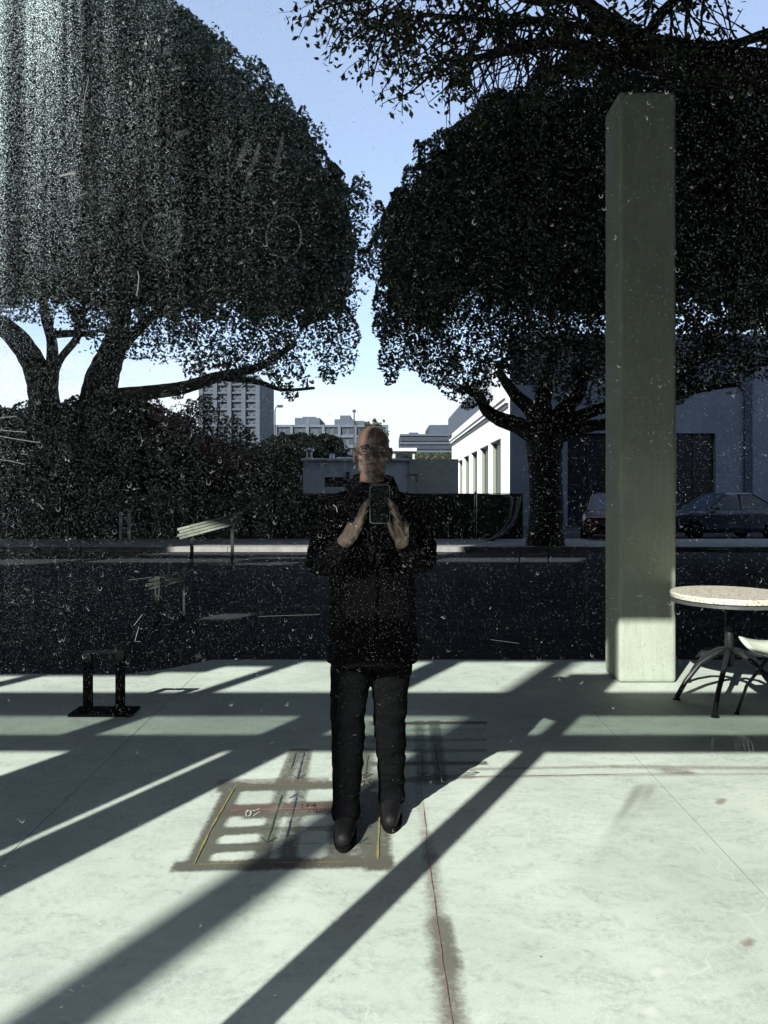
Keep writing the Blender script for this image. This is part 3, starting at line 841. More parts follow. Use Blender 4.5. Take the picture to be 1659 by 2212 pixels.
# low pale building behind the fence
lb = empty('low_building', (0, 31, 0), 'low flat-roofed bluish white building with a dark slot window behind fence', 'building')
def X(px, d): return (px-CX)/F*d
def Z(py, d): return CAM_H-(py-HY)/F*d
xa, xb, xc = X(655,31), X(884,31), X(990,31)
zr = Z(996,31)
q = (X(701,31), X(749,31), Z(1052,31), Z(1031,31))
mb = MB().box(xa, q[0], 0, .3, -.3, zr).box(q[1], xb, 0, .3, -.3, zr).box(q[0], q[1], 0, .3, -.3, q[2]).box(q[0], q[1], 0, .3, q[3], zr).box(xa, xb, .31, 9, -.3, zr-.1)
mb.build('wall', M['whitesoft'], lb)
w = MB().box(q[0], q[1], .2, .24, q[2], q[3]).build('window', M['window'], lb)
MB().box(q[1]-.02, q[1]+.12, -.06, -.003, q[2], q[3]+.22).build('frame', M['shade_slate2'], w)
bevelled(MB().box(xa-.08, xb+.002, -.1, .35, zr+.003, zr+.11).build('parapet', M['whitesoft'], lb), .02)
MB().box(xb+.003, xc, -.05, 9, -.3, Z(992,31)).build('wall', M['greyrender'], lb)
MB().box(xb+.32, xb+.34, -.08, -.052, .4, Z(1024,31)).build('pipe', M['greymetal'], lb)
MB().box(xb-.15, xb+.32, -.08, -.052, Z(1024,31)-.03, Z(1024,31)).build('pipe', M['greymetal'], lb)
MB().box(X(707,31), X(718,31), 1, 1.4, zr+.11, Z(978,31)).build('chimney', M['whitesoft'], lb)
MB().box(X(656,31), X(672,31), .5, 1.2, zr+.11, Z(987,31)).build('roof_vent', M['whitesoft'], lb)
MB().lathe([(.12,0),(.12,.25),(.2,.27),(.2,.34),(.02,.4)], 12, (X(664,31), .8, Z(987,31))).build('chimney', M['greymetal'], lb)
MB().box(X(722,31), X(790,31), 1.5, 5, zr+.11, Z(984,31)).build('skylight', M['white'], lb)
# wall-mounted lamp at the corner
wl_ = MB().box(X(650,30.7), X(652,30.7), -.35, -.29, Z(1043,30.7), Z(1026,30.7)).build('strip_lamp', M['whitepost'], lb)

# grey-blue building behind the right-hand tree
gb = empty('grey_building', (0, 33, 0), 'plain blue-grey building with two dark doorways behind the tree trunk', 'building')
xs_ = [X(1104,33), X(1226,33), X(1322,33), X(1461,33), X(1546,33), X(2300,33)]
zt2, zd = 8.2, Z(936,33)
mb = MB().box(xs_[0], xs_[1], 0, .4, -.3, zt2).box(xs_[2], xs_[3], 0, .4, -.3, zt2).box(xs_[4], xs_[5], 0, .4, -.3, zt2)
mb.box(xs_[1], xs_[2], 0, .4, zd, zt2).box(xs_[3], xs_[4], 0, .4, zd, zt2)
mb.build('wall', M['bluewall'], gb)
MB().box(xs_[0]+.15, xs_[5], .6, 1.3, -.3, zt2-.1).build('wall', M['window'], gb)
for a, b in ((1,2),(3,4)):
    d_ = MB().box(xs_[a], xs_[b], .25, .3, -.25, zd).build('door', M['window'], gb)
    MB().box((xs_[a]+xs_[b])/2-.03, (xs_[a]+xs_[b])/2+.03, .2, .247, -.2, zd-.03).build('frame', M['metal'], d_)
    MB().box(xs_[a]+.01, xs_[b]-.01, .2, .247, zd*.72, zd*.72+.06).build('frame', M['metal'], d_)
MB().box(X(1606,33), X(1622,33), -.16, -.003, -.2, 8.0).build('downpipe', M['shade_slate2'], gb)
MB().box(xs_[0], xs_[5], -.12, -.003, zt2-.5, zt2).build('cornice', M['bluewall'], gb)

def block(name, label, D, px0, px1, pytop, steps, floors, bays, m, mw, mf, depth=18, pybot=1075, wfrac=(.62,.5), group=None, ribbon_=False, fh=None):
    x0, x1 = X(px0, D), X(px1, D); zt_ = Z(pytop, D); zb = -.3
    o = empty(name, ((x0+x1)/2, D, 0), label, 'building', group); cx_ = (x0+x1)/2
    MB().box(x0-cx_, x1-cx_, 0, depth, zb, zt_).build('wall', m, o)
    prev = zt_
    for (a, b, t, dd) in steps:
        z2 = Z(t, D)
        MB().box(X(a,D)-cx_, X(b,D)-cx_, .8+dd, depth-1-dd, zt_-.3, z2).build('roof_storey', m, o)
    z0 = Z(pybot, D); fhh = (zt_-z0)/floors
    # floor slabs and piers standing proud of recessed window bands
    for k in range(floors):
        zb_ = z0+k*fhh
        MB().box(x0-cx_-.05, x1-cx_+.05, -.55, -.004, zb_+fhh*wfrac[1]+fhh*.28, zb_+fhh).build('floor_band', mf, o)
        if ribbon_:
            MB().box(x0-cx_+.1, x1-cx_-.1, -.25, -.004, zb_+fhh*.18, zb_+fhh*.75).build('window', mw, o)
        else:
            bw = (x1-x0)/bays
            for j in range(bays):
                a = x0-cx_+j*bw
                MB().box(a+bw*(1-wfrac[0])/2, a+bw*(1+wfrac[0])/2, -.12, -.004, zb_+fhh*.22, zb_+fhh*(.22+wfrac[1])).build('window', mw, o)
    if not ribbon_:
        bw = (x1-x0)/bays
        for j in range(0, bays+1, 2):
            a = x0-cx_+j*bw
            MB().box(a-.35, a+.35, -.75, -.56, z0, zt_).build('pier', mf, o)
    return o
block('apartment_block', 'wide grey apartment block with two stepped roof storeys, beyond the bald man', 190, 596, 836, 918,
      [(636,690,902,0),(650,678,897,3),(722,764,905,0),(733,756,895,2),(764,786,905,4),(602,612,914,6),(612,634,914,4)], 7, 14, M['shade_slate'], M['fwindow'], M['shade_slate3'])
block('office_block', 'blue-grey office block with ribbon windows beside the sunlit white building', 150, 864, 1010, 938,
      [(928,1010,917,0),(885,905,932,2)], 4, 1, M['shade_slate2'], M['fwindow'], M['shade_slate'], ribbon_=True, pybot=1010)
MB_ = block('tower_block', 'tall pale grey tower block half hidden behind the left tree', 130, 436, 558, 812, [], 14, 8, M['shade_slate'], M['fwindow'], M['shade_slate'], pybot=1060)
sh = empty('roof_shed', (X(868,60), 60, 0), 'small flat-roofed shed with a dark opening beside the man’s ear'.replace('’', ''), 'shed')
sh['label'] = 'small pale flat-roofed shed at the foot of the office block'
MB().box(-.7, 1.0, 0, 4, -.3, Z(975,60)).build('wall', M['greyrender'], sh)
MB().box(-.85, 1.15, -.3, 4.2, Z(975,60)+.003, Z(968,60)).build('roof', M['whitesoft'], sh)
MB().box(-.5, .8, -.05, -.003, 2.2, Z(980,60)).build('opening', M['window'], sh)

# ------------------------------------------------------------------ fence
fn = empty('fence', (0, 23.1, 0), 'low fence hung with dark green screen cloth along the pavement', 'fence')
x = X(-120,23.1); x_end = X(1132,23.1); zf = Z(1066,23.1)
step = X(1027,23.1)-X(880,23.1)
px_ = X(1027,23.1)-9*step
while px_ < x_end+.1:
    MB().tube([(px_,0,-.03),(px_,0,zf+.06)], .03, 8).build('post', M['screen'], fn)
    if px_+step < x_end+1:
        x1_ = min(px_+step, x_end)
        # a slightly slack cloth
        vs, fs = [], []
        n = 10
        for i in range(n+1):
            for k in range(5):
                u = i/n; v = k/4
                vs.append((px_+.035+(x1_-px_-.07)*u, -.035-.035*math.sin(math.pi*u)*math.sin(math.pi*v)-.012*math.sin(9*u+px_), .06+(zf-.07)*v-(.02*math.sin(math.pi*u) if k == 4 else 0)))
        for i in range(n):
            for k in range(4): fs.append((i*5+k, (i+1)*5+k, (i+1)*5+k+1, i*5+k+1))
        MB().add(vs, fs).build('screen_panel', M['screen'], fn, smooth=True)
        MB().tube([(px_,0.03,zf-.01),(x1_,0.03,zf-.01)], .014, 6).build('rail', M['screen'], fn)
    px_ += step

# street lamp, mast
sl = empty('street_lamp', (X(594,70), 70, 0), 'street lamp on a thin pole against the sky by the tower block', 'street lamp')
zl = Z(878,70)
MB().tube([(0,0,-.3),(0,0,3),(0,0,zl-.35),(.1,0,zl-.08),(.35,0,zl)], [.10,.09,.06,.05,.045], 8).build('pole', M['taillamp'], sl)
bevelled(MB().box(.2, .72, -.2, .2, zl-.06, zl+.14).build('lamp_head', M['taillamp'], sl), .04)
MB().box(.3, .62, -.14, .14, zl-.09, zl-.062).build('lens', M['fwindow'], sl)
ms = empty('mast', (X(765,90), 90, 0), 'thin dark mast rising just behind the bald head', 'mast')
zm = Z(884,90)
MB().tube([(0,0,-.3),(0,0,zm)], [.16,.07], 8).build('pole', M['taillamp'], ms)
MB().tube([(0,0,zm-.35),(0,0,zm-.1)], [.22,.22], 8).build('collar', M['taillamp'], ms)

# ------------------------------------------------------------------ trees
lt = empty('ficus_tree', (X(205,24.6), 24.6, -.03), 'huge dense ficus tree with forked trunk and crown filling the left', 'tree')
LTL = lt.location
limb(lt, 'trunk', [(95,1190),(95,1000),(96,880),(80,800),(36,730),(-30,680),(-110,640)], 24.6, [46,42,34,27,24,18,10], M['bark'], LTL)
limb(lt, 'limb', [(98,890),(112,810),(112,740),(100,690),(92,640)], 24.6, [20,15,11,11,8], M['bark'], LTL)
limb(lt, 'limb', [(104,850),(128,780),(170,720),(150,660)], 24.6, [12,8,8,6], M['bark'], LTL)
limb(lt, 'limb', [(118,722),(160,720),(205,722)], 24.6, [9,8,6], M['bark'], LTL)
limb(lt, 'trunk', [(222,1190),(220,1000),(212,880),(224,810),(246,750),(262,690),(270,610)], 24.6, [52,48,42,34,26,20,12], M['bark'], LTL)
limb(lt, 'limb', [(230,860),(320,848),(400,836),(470,814),(560,792),(640,740)], 24.6, [22,16,14,12,9,6], M['bark'], LTL)
limb(lt, 'limb', [(470,814),(560,826),(610,842),(680,838)], 24.6, [9,6,4,3], M['bark'], LTL)
limb(lt, 'limb', [(250,760),(310,700),(380,640)], 24.6, [16,11,7], M['bark'], LTL)
LEFT = [(-330,900),(-330,300),(-260,-60),(-120,-220),(80,-260),(200,-150),(290,-40),(370,18),(430,50),(480,100),(525,148),(560,196),(610,232),(655,262),(690,300),(715,345),(740,360),(760,402),(776,450),(785,510),(782,580),(770,640),(778,700),(772,750),(752,800),(715,838),(660,858),(610,852),(560,830),(500,806),(440,806),(380,800),(310,778),(262,772),(205,760),(160,716),(105,700),(40,690),(-60,706),(-160,800)]
LH = [(160,735,60,1.0),(40,760,70,1.0),(300,800,46,1.0),(205,760,42,.9),(395,782,26,.9),(330,740,18,.8),(520,700,12,.8),(115,632,10,.9),(80,690,14,1),(590,765,14,.8),(640,800,12,.7),(250,715,20,.6),(770,660,14,.9)]
crown('crown', lt, LEFT, 24.2, 3.9, 150000, .135, M['leaf'], 21, LTL, holes=LH, hole_below=(620, 830, .42), jitter=.42, round_at=3.2)

filling(lt, LEFT, 24.4, 3.4, 7000, .75, M['leaf'], 21, LTL, keep=640)
rt = empty('ficus_tree', (X(1180,20), 20, 0.075), 'broad domed ficus tree with spreading low limbs before the grey building', 'tree')
RTL = rt.location
limb(rt, 'trunk', [(1178,1196,20),(1180,1120),(1178,1040),(1176,985),(1178,935)], 20, [46,38,36,38,44], M['bark'], RTL)
limb(rt, 'limb', [(1172,950),(1120,920),(1078,905),(1050,885),(1035,855),(1000,840)], 20, [26,19,16,13,11,7], M['bark'], RTL)
limb(rt, 'limb', [(1172,940),(1150,890),(1110,850),(1075,800)], 20, [24,18,13,8], M['bark'], RTL)
limb(rt, 'limb', [(1180,940),(1172,880),(1180,820),(1200,740)], 20, [26,20,16,10], M['bark'], RTL)
limb(rt, 'limb', [(1186,940),(1215,890),(1250,850),(1270,790)], 20, [26,20,14,9], M['bark'], RTL)
limb(rt, 'limb', [(1190,950),(1250,925),(1320,915),(1390,905),(1420,880),(1450,868)], 20, [20,15,12,10,8,5], M['bark'], RTL)
limb(rt, 'limb', [(1215,915),(1290,885),(1370,868),(1440,860),(1520,840),(1600,830)], 20, [16,13,11,9,7,5], M['bark'], RTL)
limb(rt, 'limb', [(1300,880),(1350,850),(1400,800)], 20, [10,8,5], M['bark'], RTL)
RIGHT = [(806,520),(815,480),(840,440),(866,400),(905,360),(940,320),(1000,272),(1080,240),(1180,215),(1300,200),(1420,190),(1560,200),(1720,240),(1840,330),(1900,470),(1900,640),(1830,760),(1740,808),(1640,826),(1560,846),(1480,848),(1400,842),(1340,860),(1280,866),(1220,850),(1150,848),(1080,846),(1020,850),(980,842),(940,830),(890,800),(850,792),(820,770),(806,740),(800,690),(808,640),(800,580)]
RH = [(820,700,12,.9),(1400,660,40,.6),(1560,690,50,.85),(1450,720,34,.8),(1620,640,40,.85),(1500,600,22,.7),(1340,690,14,.7),(1240,640,10,.7),(1600,760,30,.7),(860,760,14,.7),(1120,800,18,.7),(1300,820,24,.8)]
crown('crown', rt, RIGHT, 20.0, 3.4, 140000, .115, M['leaf'], 22, RTL, holes=RH, hole_below=(590, 860, .40), jitter=.36, round_at=2.8)

filling(rt, RIGHT, 20.2, 3.0, 6500, .62, M['leaf'], 22, RTL, keep=640)
# overhanging tree, nearer, its trunk outside the picture
ot = empty('overhanging_tree', (X(2050,9.5), 9.5, 0), 'leafy boughs of a nearer tree hanging in from the upper right', 'tree')
OTL = ot.location
limb(ot, 'trunk', [(2050,1330),(2050,900),(2040,560),(1980,330),(1900,220)], 9.5, [92,80,72,64,52], M['barkgrey'], OTL, 12)
limb(ot, 'bough', [(1900,220),(1800,170),(1659,152),(1540,142),(1450,118),(1380,92),(1310,45),(1240,-10),(1160,-80)], 9.5, [52,46,42,40,34,25,19,15,9], M['barkgrey'], OTL, 12)
limb(ot, 'bough', [(1450,125),(1380,128),(1300,112),(1210,92),(1130,100),(1050,122),(970,130)], 9.5, [24,20,16,13,12,8,5], M['barkgrey'], OTL)
limb(ot, 'bough', [(1330,60),(1250,60),(1180,45),(1100,50),(1010,40),(900,30)], 9.4, [13,11,10,8,6,4], M['barkgrey'], OTL)
limb(ot, 'bough', [(1900,220),(1780,90),(1680,70),(1580,95),(1480,90)], 9.2, [30,20,13,8,5], M['barkgrey'], OTL)
limb(ot, 'bough', [(1240,-10),(1150,0),(1050,-40),(900,-60)], 9.3, [13,10,8,5], M['barkgrey'], OTL)
limb(ot, 'bough', [(1400,90),(1420,40),(1480,-20),(1560,-90)], 9.4, [14,12,10,7], M['barkgrey'], OTL)
tw = MB(); rg = np.random.default_rng(41); tips = []
OPOLY = [(560,-40),(585,30),(612,62),(660,105),(705,150),(745,190),(790,222),(840,250),(880,276),(935,300),(985,300),(1060,262),(1160,236),(1280,212),(1420,205),(1560,215),(1700,240),(1860,240),(1860,-200),(1300,-330),(700,-260)]
op = np.array(OPOLY, float)
starts = [(1310,112),(1210,92),(1130,100),(1050,122),(970,130),(1250,60),(1180,45),(1100,50),(1010,40),(900,30),(1380,92),(1450,120),(1540,150),(1620,160),(1480,92),(1580,95),(1680,75),(1240,-10),(1150,0),(1050,-40),(900,-60),(800,-60),(1310,45),(1480,-20),(860,20),(760,-20)]
for k in range(420):
    s = starts[rg.integers(len(starts))]
    x, y = s[0]+rg.normal(0,26), s[1]+rg.normal(0,14); d = 9.4+rg.normal(0,.7)
    ang = math.radians(rg.normal(118, 34)) if rg.random() < .8 else rg.uniform(0, 6.28)
    if rg.random() < .3: ang = math.radians(rg.normal(70,25))
    n = rg.integers(5, 11); pts = [P(x, y, d)-OTL]; L0 = rg.uniform(14, 30); ok = True
    path = [(x, y, d)]
    for i in range(n):
        ang += rg.normal(0, .16); x += math.cos(ang)*L0; y += math.sin(ang)*L0; d += rg.normal(0, .05)
        ins, _ = poly_dist(np.array([[x, y]]), op)
        if not ins[0]: break
        pts.append(P(x, y, d)-OTL); path.append((x, y, d))
    if len(pts) > 2:
        r0 = rg.uniform(.010, .022)
        tw.tube(pts, [r0*(1-.75*i/(len(pts)-1)) for i in range(len(pts))], 4, cap=False)
        tips += path[1:]
stuff(tw.build('twig', M['barkgrey'], ot))
tips = np.array(tips); n = 10500
c = tips[rg.integers(len(tips), size=n)]
lx = c[:,0]+rg.normal(0, 13, n); ly = c[:,1]+rg.normal(0, 12, n)+3
ins, dist = poly_dist(np.c_[lx, ly], op)
fl_ = np.c_[lx/55, ly/48, lx*0]
hn = vnoise(fl_, 61)*.6+vnoise(fl_*2.7, 62)*.4
edge = np.clip(1.25-(lx-560)/700, .30, 1.0)
edge = np.where((ly < 215) & (lx > 1020), np.minimum(edge, .22), edge)
edge = np.where((ly > 150) & (lx > 900) & (lx < 1250), np.minimum(edge, .45), edge)
k = ins & (hn > .62-.44*edge)
lx, ly, ld = lx[k], ly[k], c[k,2]+rg.normal(0,.12,k.sum())
pos = np.c_[(lx-CX)/F*ld, ld, CAM_H-(ly-HY)/F*ld]-np.array(OTL)
stuff(link('crown', leaves_mesh('crown', pos, .098, np.array([0,-.3,.6])[None], .5, .8, rg), M['leaf2'], ot))

# hedge along the fence, yellower shrubs at its end, round tree beyond
def shrub(name, label, cat, px, py, D, poly, depth, n, size, m, seed, trunk=None, fill=0, **kw):
    o = empty(name, (X(px,D), D, -.03), label, cat)
    crown('foliage', o, poly, D, depth, n, size, m, seed, o.location, **kw)
    if fill: filling(o, poly, D+.1, depth, fill, size*3.5, m, seed, o.location, shrink=size*1.2)
    for q, r in (trunk or []): limb(o, 'stem', q, D, r, M['bark'], o.location, 7)
    return o
HEDGE = [(-260,1180),(-260,860),(-120,868),(0,872),(60,874),(150,868),(240,862),(300,856),(350,880),(395,905),(440,935),(490,958),(530,970),(560,978),(590,990),(615,1010),(630,1040),(636,1080),(630,1180)]
shrub('hedge', 'long dark overgrown hedge under the forked ficus, behind the fence', 'hedge', 250, 1170, 25.2, HEDGE, 1.2, 56000, .13, M['hedge'], 51,
      [([(k,1190),(k+4,1100),(k-6,1000)],[5,4,2]) for k in (20,150,300,380,470,560)], jitter=.22, round_at=1.0, fill=5000)
BOUG = [(330,880),(380,888),(420,915),(470,945),(520,962),(560,985),(540,1010),(480,1000),(420,975),(360,930)]
shrub('bougainvillea', 'reddish bougainvillea sprawling over the top of the hedge', 'shrub', 440, 1170, 23.9, BOUG, .5, 1500, .085, M['flower'], 52, [([(440,1190),(445,1080),(440,960)],[4,3,2])], jitter=.25, round_at=.5)
YEL = [(530,985),(560,972),(590,978),(618,995),(640,1010),(652,1040),(655,1080),(650,1180),(560,1180),(540,1060)]
shrub('shrub', 'yellow-green shrub at the end of the hedge beside the low building', 'shrub', 600, 1170, 24.6, YEL, .8, 7000, .11, M['hedge2'], 53, [([(600,1190),(602,1100),(600,1020)],[5,4,2])], jitter=.22, round_at=.8, fill=700)
RND = [(556,975),(575,955),(610,940),(650,934),(690,942),(725,958),(748,978),(752,1000),(720,1010),(640,1020),(560,1020)]
shrub('round_tree', 'low round dark tree between tower block and apartment block', 'tree', 650, 1080, 42, RND, 2.0, 15000, .17, M['ftree'], 54, [([(650,1090),(651,1050),(652,990)],[9,8,5])], jitter=.3, round_at=1.6, fill=900)
shrub('airy_shrub', 'thin airy brownish shrub rising behind the hedge before the tower block', 'shrub', 500, 1170, 27, [(370,985),(380,880),(410,850),(450,858),(490,880),(530,905),(556,940),(566,990)], .8, 5200, .10, M['hedge2'], 58,
      [([(500,1180),(480,1000),(440,900)],[4,3,1.5]),([(500,1100),(515,1000),(540,940)],[3,2,1]),([(490,1050),(470,960),(475,880)],[3,2,1])], jitter=.4, round_at=.8)
HD = [(838,930),(860,905),(885,903),(0,0)]
shrub('far_tree', 'dark treetop on the skyline just above the bald head', 'tree', 806, 1040, 120, [(782,930),(792,914),(808,908),(824,916),(834,930),(836,960),(780,960)], 3, 2600, .45, M['ftree'], 55, [([(806,1075),(807,1000),(806,935)],[5,4,2])], jitter=.6, round_at=2)
shrub('far_shrub', 'small yellowish shrub between the man and the grey wall', 'shrub', 868, 1040, 40, [(850,1040),(852,992),(864,980),(880,984),(884,1000),(884,1040)], .6, 2200, .12, M['hedge2'], 56, [([(868,1085),(868,1000)],[4,2])], jitter=.2, round_at=.6)
shrub('far_hedge', 'thin dark strip of planting at the foot of the office block', 'hedge', 930, 1000, 110, [(886,1070),(886,982),(905,979),(930,982),(950,978),(985,981),(985,1070)], 1.5, 5000, .35, M['ftree'], 57, [([(930,1081),(930,1000)],[3,2])], jitter=.3, round_at=1)

# ------------------------------------------------------------------ bent pipe by the right-hand trunk
pp = empty('bent_pipe', (X(1050,22), 22, .075), 'thin bent grey pipe curving from the kerb up beside the trunk', 'pipe')
limb(pp, 'pipe', [(1046,1172),(1075,1160),(1098,1142),(1112,1122),(1118,1098),(1122,1074)], 21.6, [3.6]*6, M['greymetal'], pp.location, 8)
limb(pp, 'pipe', [(1036,1176),(1062,1163),(1086,1144),(1098,1124),(1104,1100),(1106,1074)], 22.2, [2.6]*6, M['greymetal'], pp.location, 8)
# slender posts
for (px_, pf, pt_) in ((1268,1352,1180),(1184,1300,1182),(1122,1246,1186)):
    b_ = G(px_, pf, -.035)
    o = empty('slim_post', b_, {1268:'tallest slim pale post beside the concrete column',1184:'slim pale post between the tallest post and the trunk',1122:'slim faint post furthest from the column, by the trunk'}[px_], 'post', 'slim posts on the asphalt')
    h = CAM_H+.035-(pt_-HY)/F*b_.y
    MB().tube([(0,0,0),(0,0,h)], .011, 8).build('pole', M['post'], o)
    MB().lathe([(.05,0),(.05,.012),(.02,.02)], 12).build('base', M['post'], o)
# white stub posts with a rail
wp = empty('stub_posts', (X(266,22.3), 22.3, .075), 'two short white stub posts joined by a low bar under the hedge', 'post')
for px_, t in ((261,1106),(279,1108)):
    xx = X(px_,22.3)-wp.location.x
    MB().tube([(xx,0,0),(xx,0,Z(t,22.3)-.075)], .045, 8).build('post', M['whitepost'], wp)
MB().tube([(X(261,22.3)-wp.location.x,0,Z(1141,22.3)-.075),(X(279,22.3)-wp.location.x,0,Z(1141,22.3)-.075)], .03, 8).build('rail', M['whitepost'], wp)
# low stone edging blocks
# pale slatted bench and a pallet on the asphalt
def board(name, label, ends, D, hgt, n):
    """sun-bleached boards set on a slope, carried by two dark posts"""
    a, b_ = P(*ends[0], D), P(*ends[1], D+.5); base = (a+b_)/2
    o = empty(name, (base.x, base.y, -.035), label, 'bench')
    L3 = (b_-a); ln = L3.length; ux = L3.normalized()
    for k in range(n):
        mb = MB(); z0 = -hgt/2+hgt*k/n; z1 = z0+hgt/n-.012; l0 = -.04*(k % 2)
        c0, c1 = a-base+ux*l0, b_-base-ux*.05*((k+1) % 2)
        vs = []
        for q in (c0, c1):
            for dy in (-.014, .014):
                for z in (z0, z1): vs.append((q.x, q.y+dy, q.z+base.z+.035+z))
        mb.add(vs, [(0,1,3,2),(4,6,7,5),(0,4,5,1),(2,3,7,6),(0,2,6,4),(1,5,7,3)]).build('slat', M['plank'], o)
    for t in (.18, .82):
        q = (a-base).lerp(b_-base, t)
        MB().box(q.x-.03, q.x+.03, q.y+.016, q.y+.07, 0, q.z+base.z+.035+hgt/2).build('leg', M['metal'], o)
    return o
board('sloping_bench', 'pale weathered sloping bench boards in a spot of sun below the hedge', ((388,1152),(525,1116)), 15.0, .24, 4)
board('sloping_bench', 'smaller sloping boards nearer on the dark asphalt, pale yellow in the sun', ((322,1262),(408,1240)), 8.6, .13, 3)
# black two-legged stand on the slab
sd = empty('stand', G(226,1540), 'low dark two-legged stand on a flat base near the slab edge', 'stand')
D_ = sd.location.y
zt3 = .40
for px_ in (190, 260):
    xx = X(px_, D_)-sd.location.x
    MB().box(xx-.027, xx+.027, -.02, .02, .022, zt3).build('leg', M['tyre'], sd)
bevelled(MB().box(-.21, .21, -.10, .10, 0, .02).build('base', M['tyre'], sd), .005)
bevelled(MB().box(-.14, .14, -.02, .02, zt3+.001, zt3+.02).build('crossbar', M['tyre'], sd), .004)

# ------------------------------------------------------------------ cars
def car(name, loc, rz, paint, label, parts=True):
    o = empty(name, loc, label, 'car', rz=rz)
    def ring(x, w, z0, z1, r=.12):
        return [(x,-w,z0+r),(x,-w,z1-r),(x,-w+r*.7,z1),(x,w-r*.7,z1),(x,w,z1-r),(x,w,z0+r),(x,w-r,z0),(x,-w+r,z0)]
    b = MB().loft([ring(-2.12,.62,.34,.66),ring(-2.05,.78,.26,.76),ring(-1.4,.86,.22,.86),ring(-.8,.88,.22,.93),ring(.9,.88,.22,.96),ring(1.6,.86,.22,.98),ring(2.0,.80,.28,.94),ring(2.1,.66,.36,.80)])
    x = b.build('body', paint, o, smooth=False); bevelled(x, .03, 2)
    def cab(x, w, z): return [(x,-w,z),(x,w,z)]
    rf = MB(); A = [(-.85,.74,.93),(-.15,.60,1.42),(.75,.60,1.44),(1.55,.72,.97)]
    rf.add([(A[1][0]-.02,-.61,1.405),(A[1][0]-.02,.61,1.405),(.75,.61,1.425),(.75,-.61,1.425),(-.1,-.5,1.46),(-.1,.5,1.46),(.7,.5,1.47),(.7,-.5,1.47)], [(3,2,1,0),(4,5,6,7),(0,1,5,4),(1,2,6,5),(2,3,7,6),(3,0,4,7)])
    rf.build('roof', paint, o)
    MB().add([(-.85,-.72,.93),(-.85,.72,.93),(-.17,.585,1.40),(-.17,-.585,1.40)], [(0,1,2,3)]).build('windshield', M['car_glass'], o)
    MB().add([(1.55,-.70,.97),(1.55,.70,.97),(.77,.585,1.42),(.77,-.585,1.42)], [(3,2,1,0)]).build('rear_window', M['car_glass'], o)
    for s in (-1, 1):
        MB().add([(-.78,s*.745,.94),(1.46,s*.745,.97),(.74,s*.605,1.41),(-.15,s*.605,1.39)], [(0,1,2,3) if s < 0 else (3,2,1,0)]).build('side_window', M['window'], o)
        for q0, q1 in (((-.85,s*.735,.93),(-.16,s*.60,1.41)),((1.55,s*.72,.97),(.76,s*.60,1.43)),((.3,s*.75,.96),(.3,s*.61,1.42))):
            MB().tube([q0, q1], .03, 6).build('pillar', paint, o)
        h = MB().ell((-2.03, s*.56, .64), (.09,.16,.08), 10, 6).build('headlight', M['lamp'], o, True)
        MB().ell((-.62, s*.93, 1.0), (.10,.09,.07), 10, 6).build('mirror', paint, o, True)
        for xx in (-1.32, 1.28):
            w = empty('wheel', (0,0,0), '', ''); w.parent = o; w.location = (xx, s*.80, .31)
            for kk in ('label','category'): del w[kk]
            t = MB().lathe([(.20,-.1),(.29,-.1),(.315,-.06),(.315,.06),(.29,.1),(.20,.1)], 24).build('tyre', M['tyre'], w, True); t.rotation_euler = (R(90),0,0)
            rr = MB().lathe([(.05,-.07),(.19,-.075),(.20,-.04),(.20,.04),(.19,.075),(.05,.07)], 20).build('rim', M['rim'], w, True); rr.rotation_euler = (R(90),0,0)
    MB().box(-2.16, -2.10, -.45, .45, .40, .50).build('grille', M['tyre'], o)
    return o
car('parked_car', (X(1352,21.0)+.6, 24.2, -.03), R(72), M['red_paint'], 'dark red car with blue-lit windscreen, half hidden by the concrete column')
car('parked_car', (X(1590,23.4), 24.6, -.03), R(8), M['blue_paint'], 'dull blue car parked by the grey building past the column')

# ------------------------------------------------------------------ table and chair
tb = empty('round_table', (2.50, 5.62, 0), 'round terrazzo-topped table with dark pedestal legs beside the column', 'table')
MB().lathe([(.0,.712),(.385,.712),(.405,.72),(.41,.745),(.405,.757),(.0,.757)], 64).build('tabletop', M['terrazzo'], tb)
MB().lathe([(.40,.690),(.412,.690),(.414,.7115),(.40,.7115)], 64).build('edge_band', M['greymetal'], tb)
MB().lathe([(.18,.66),(.18,.688),(.05,.689)], 24).build('mounting_plate', M['metal'], tb)
MB().lathe([(.032,.22),(.03,.655)], 16).build('pedestal', M['metal'], tb, True)
for k, a in enumerate((192, 238, 300, 20, 110)):
    a = R(a); c, s = math.cos(a), math.sin(a)
    L0 = .43 if k != 1 else .62
    pts = [(.02*c,.02*s,.34),(.10*c,.10*s,.325),(.24*c,.24*s,.25),(L0*.82*c,L0*.82*s,.13),(L0*c,L0*s,.012)]
    lg = MB().tube(pts, [.02,.02,.019,.018,.017], 10).build('leg', M['metal'], tb, True)
    MB().lathe([(.028,0),(.03,.006),(.02,.014)], 12, (L0*c, L0*s, 0)).build('foot', M['metal'], lg)
ch = empty('shell_chair', (2.63, 4.98, 0), 'pale moulded shell chair at the table, cut by the picture edge', 'chair', rz=R(-78))
vs, fs = [], []                              # a curved shell: seat sweeping up into a back
nu, nv = 14, 16
for i in range(nv+1):
    t = i/nv
    if t < .5: yy = -.24+.46*t*2; zz = .44-.03*math.sin(math.pi*t*2)+.02*(1-2*t)**2
    else:
        q_ = (t-.5)*2; yy = .22+.16*q_; zz = .44+.40*q_-.05*math.sin(math.pi*q_)*0
    for j in range(nu+1):
        u = j/nu*2-1; wv = .25-.05*max(0,(t-.6)/.4)**2-.04*max(0,(.15-t)/.15)
        vs.append((u*wv, yy+(.05*u*u if t > .5 else 0)*-1, zz+.07*abs(u)**2.6*(1 if t < .6 else .3)))
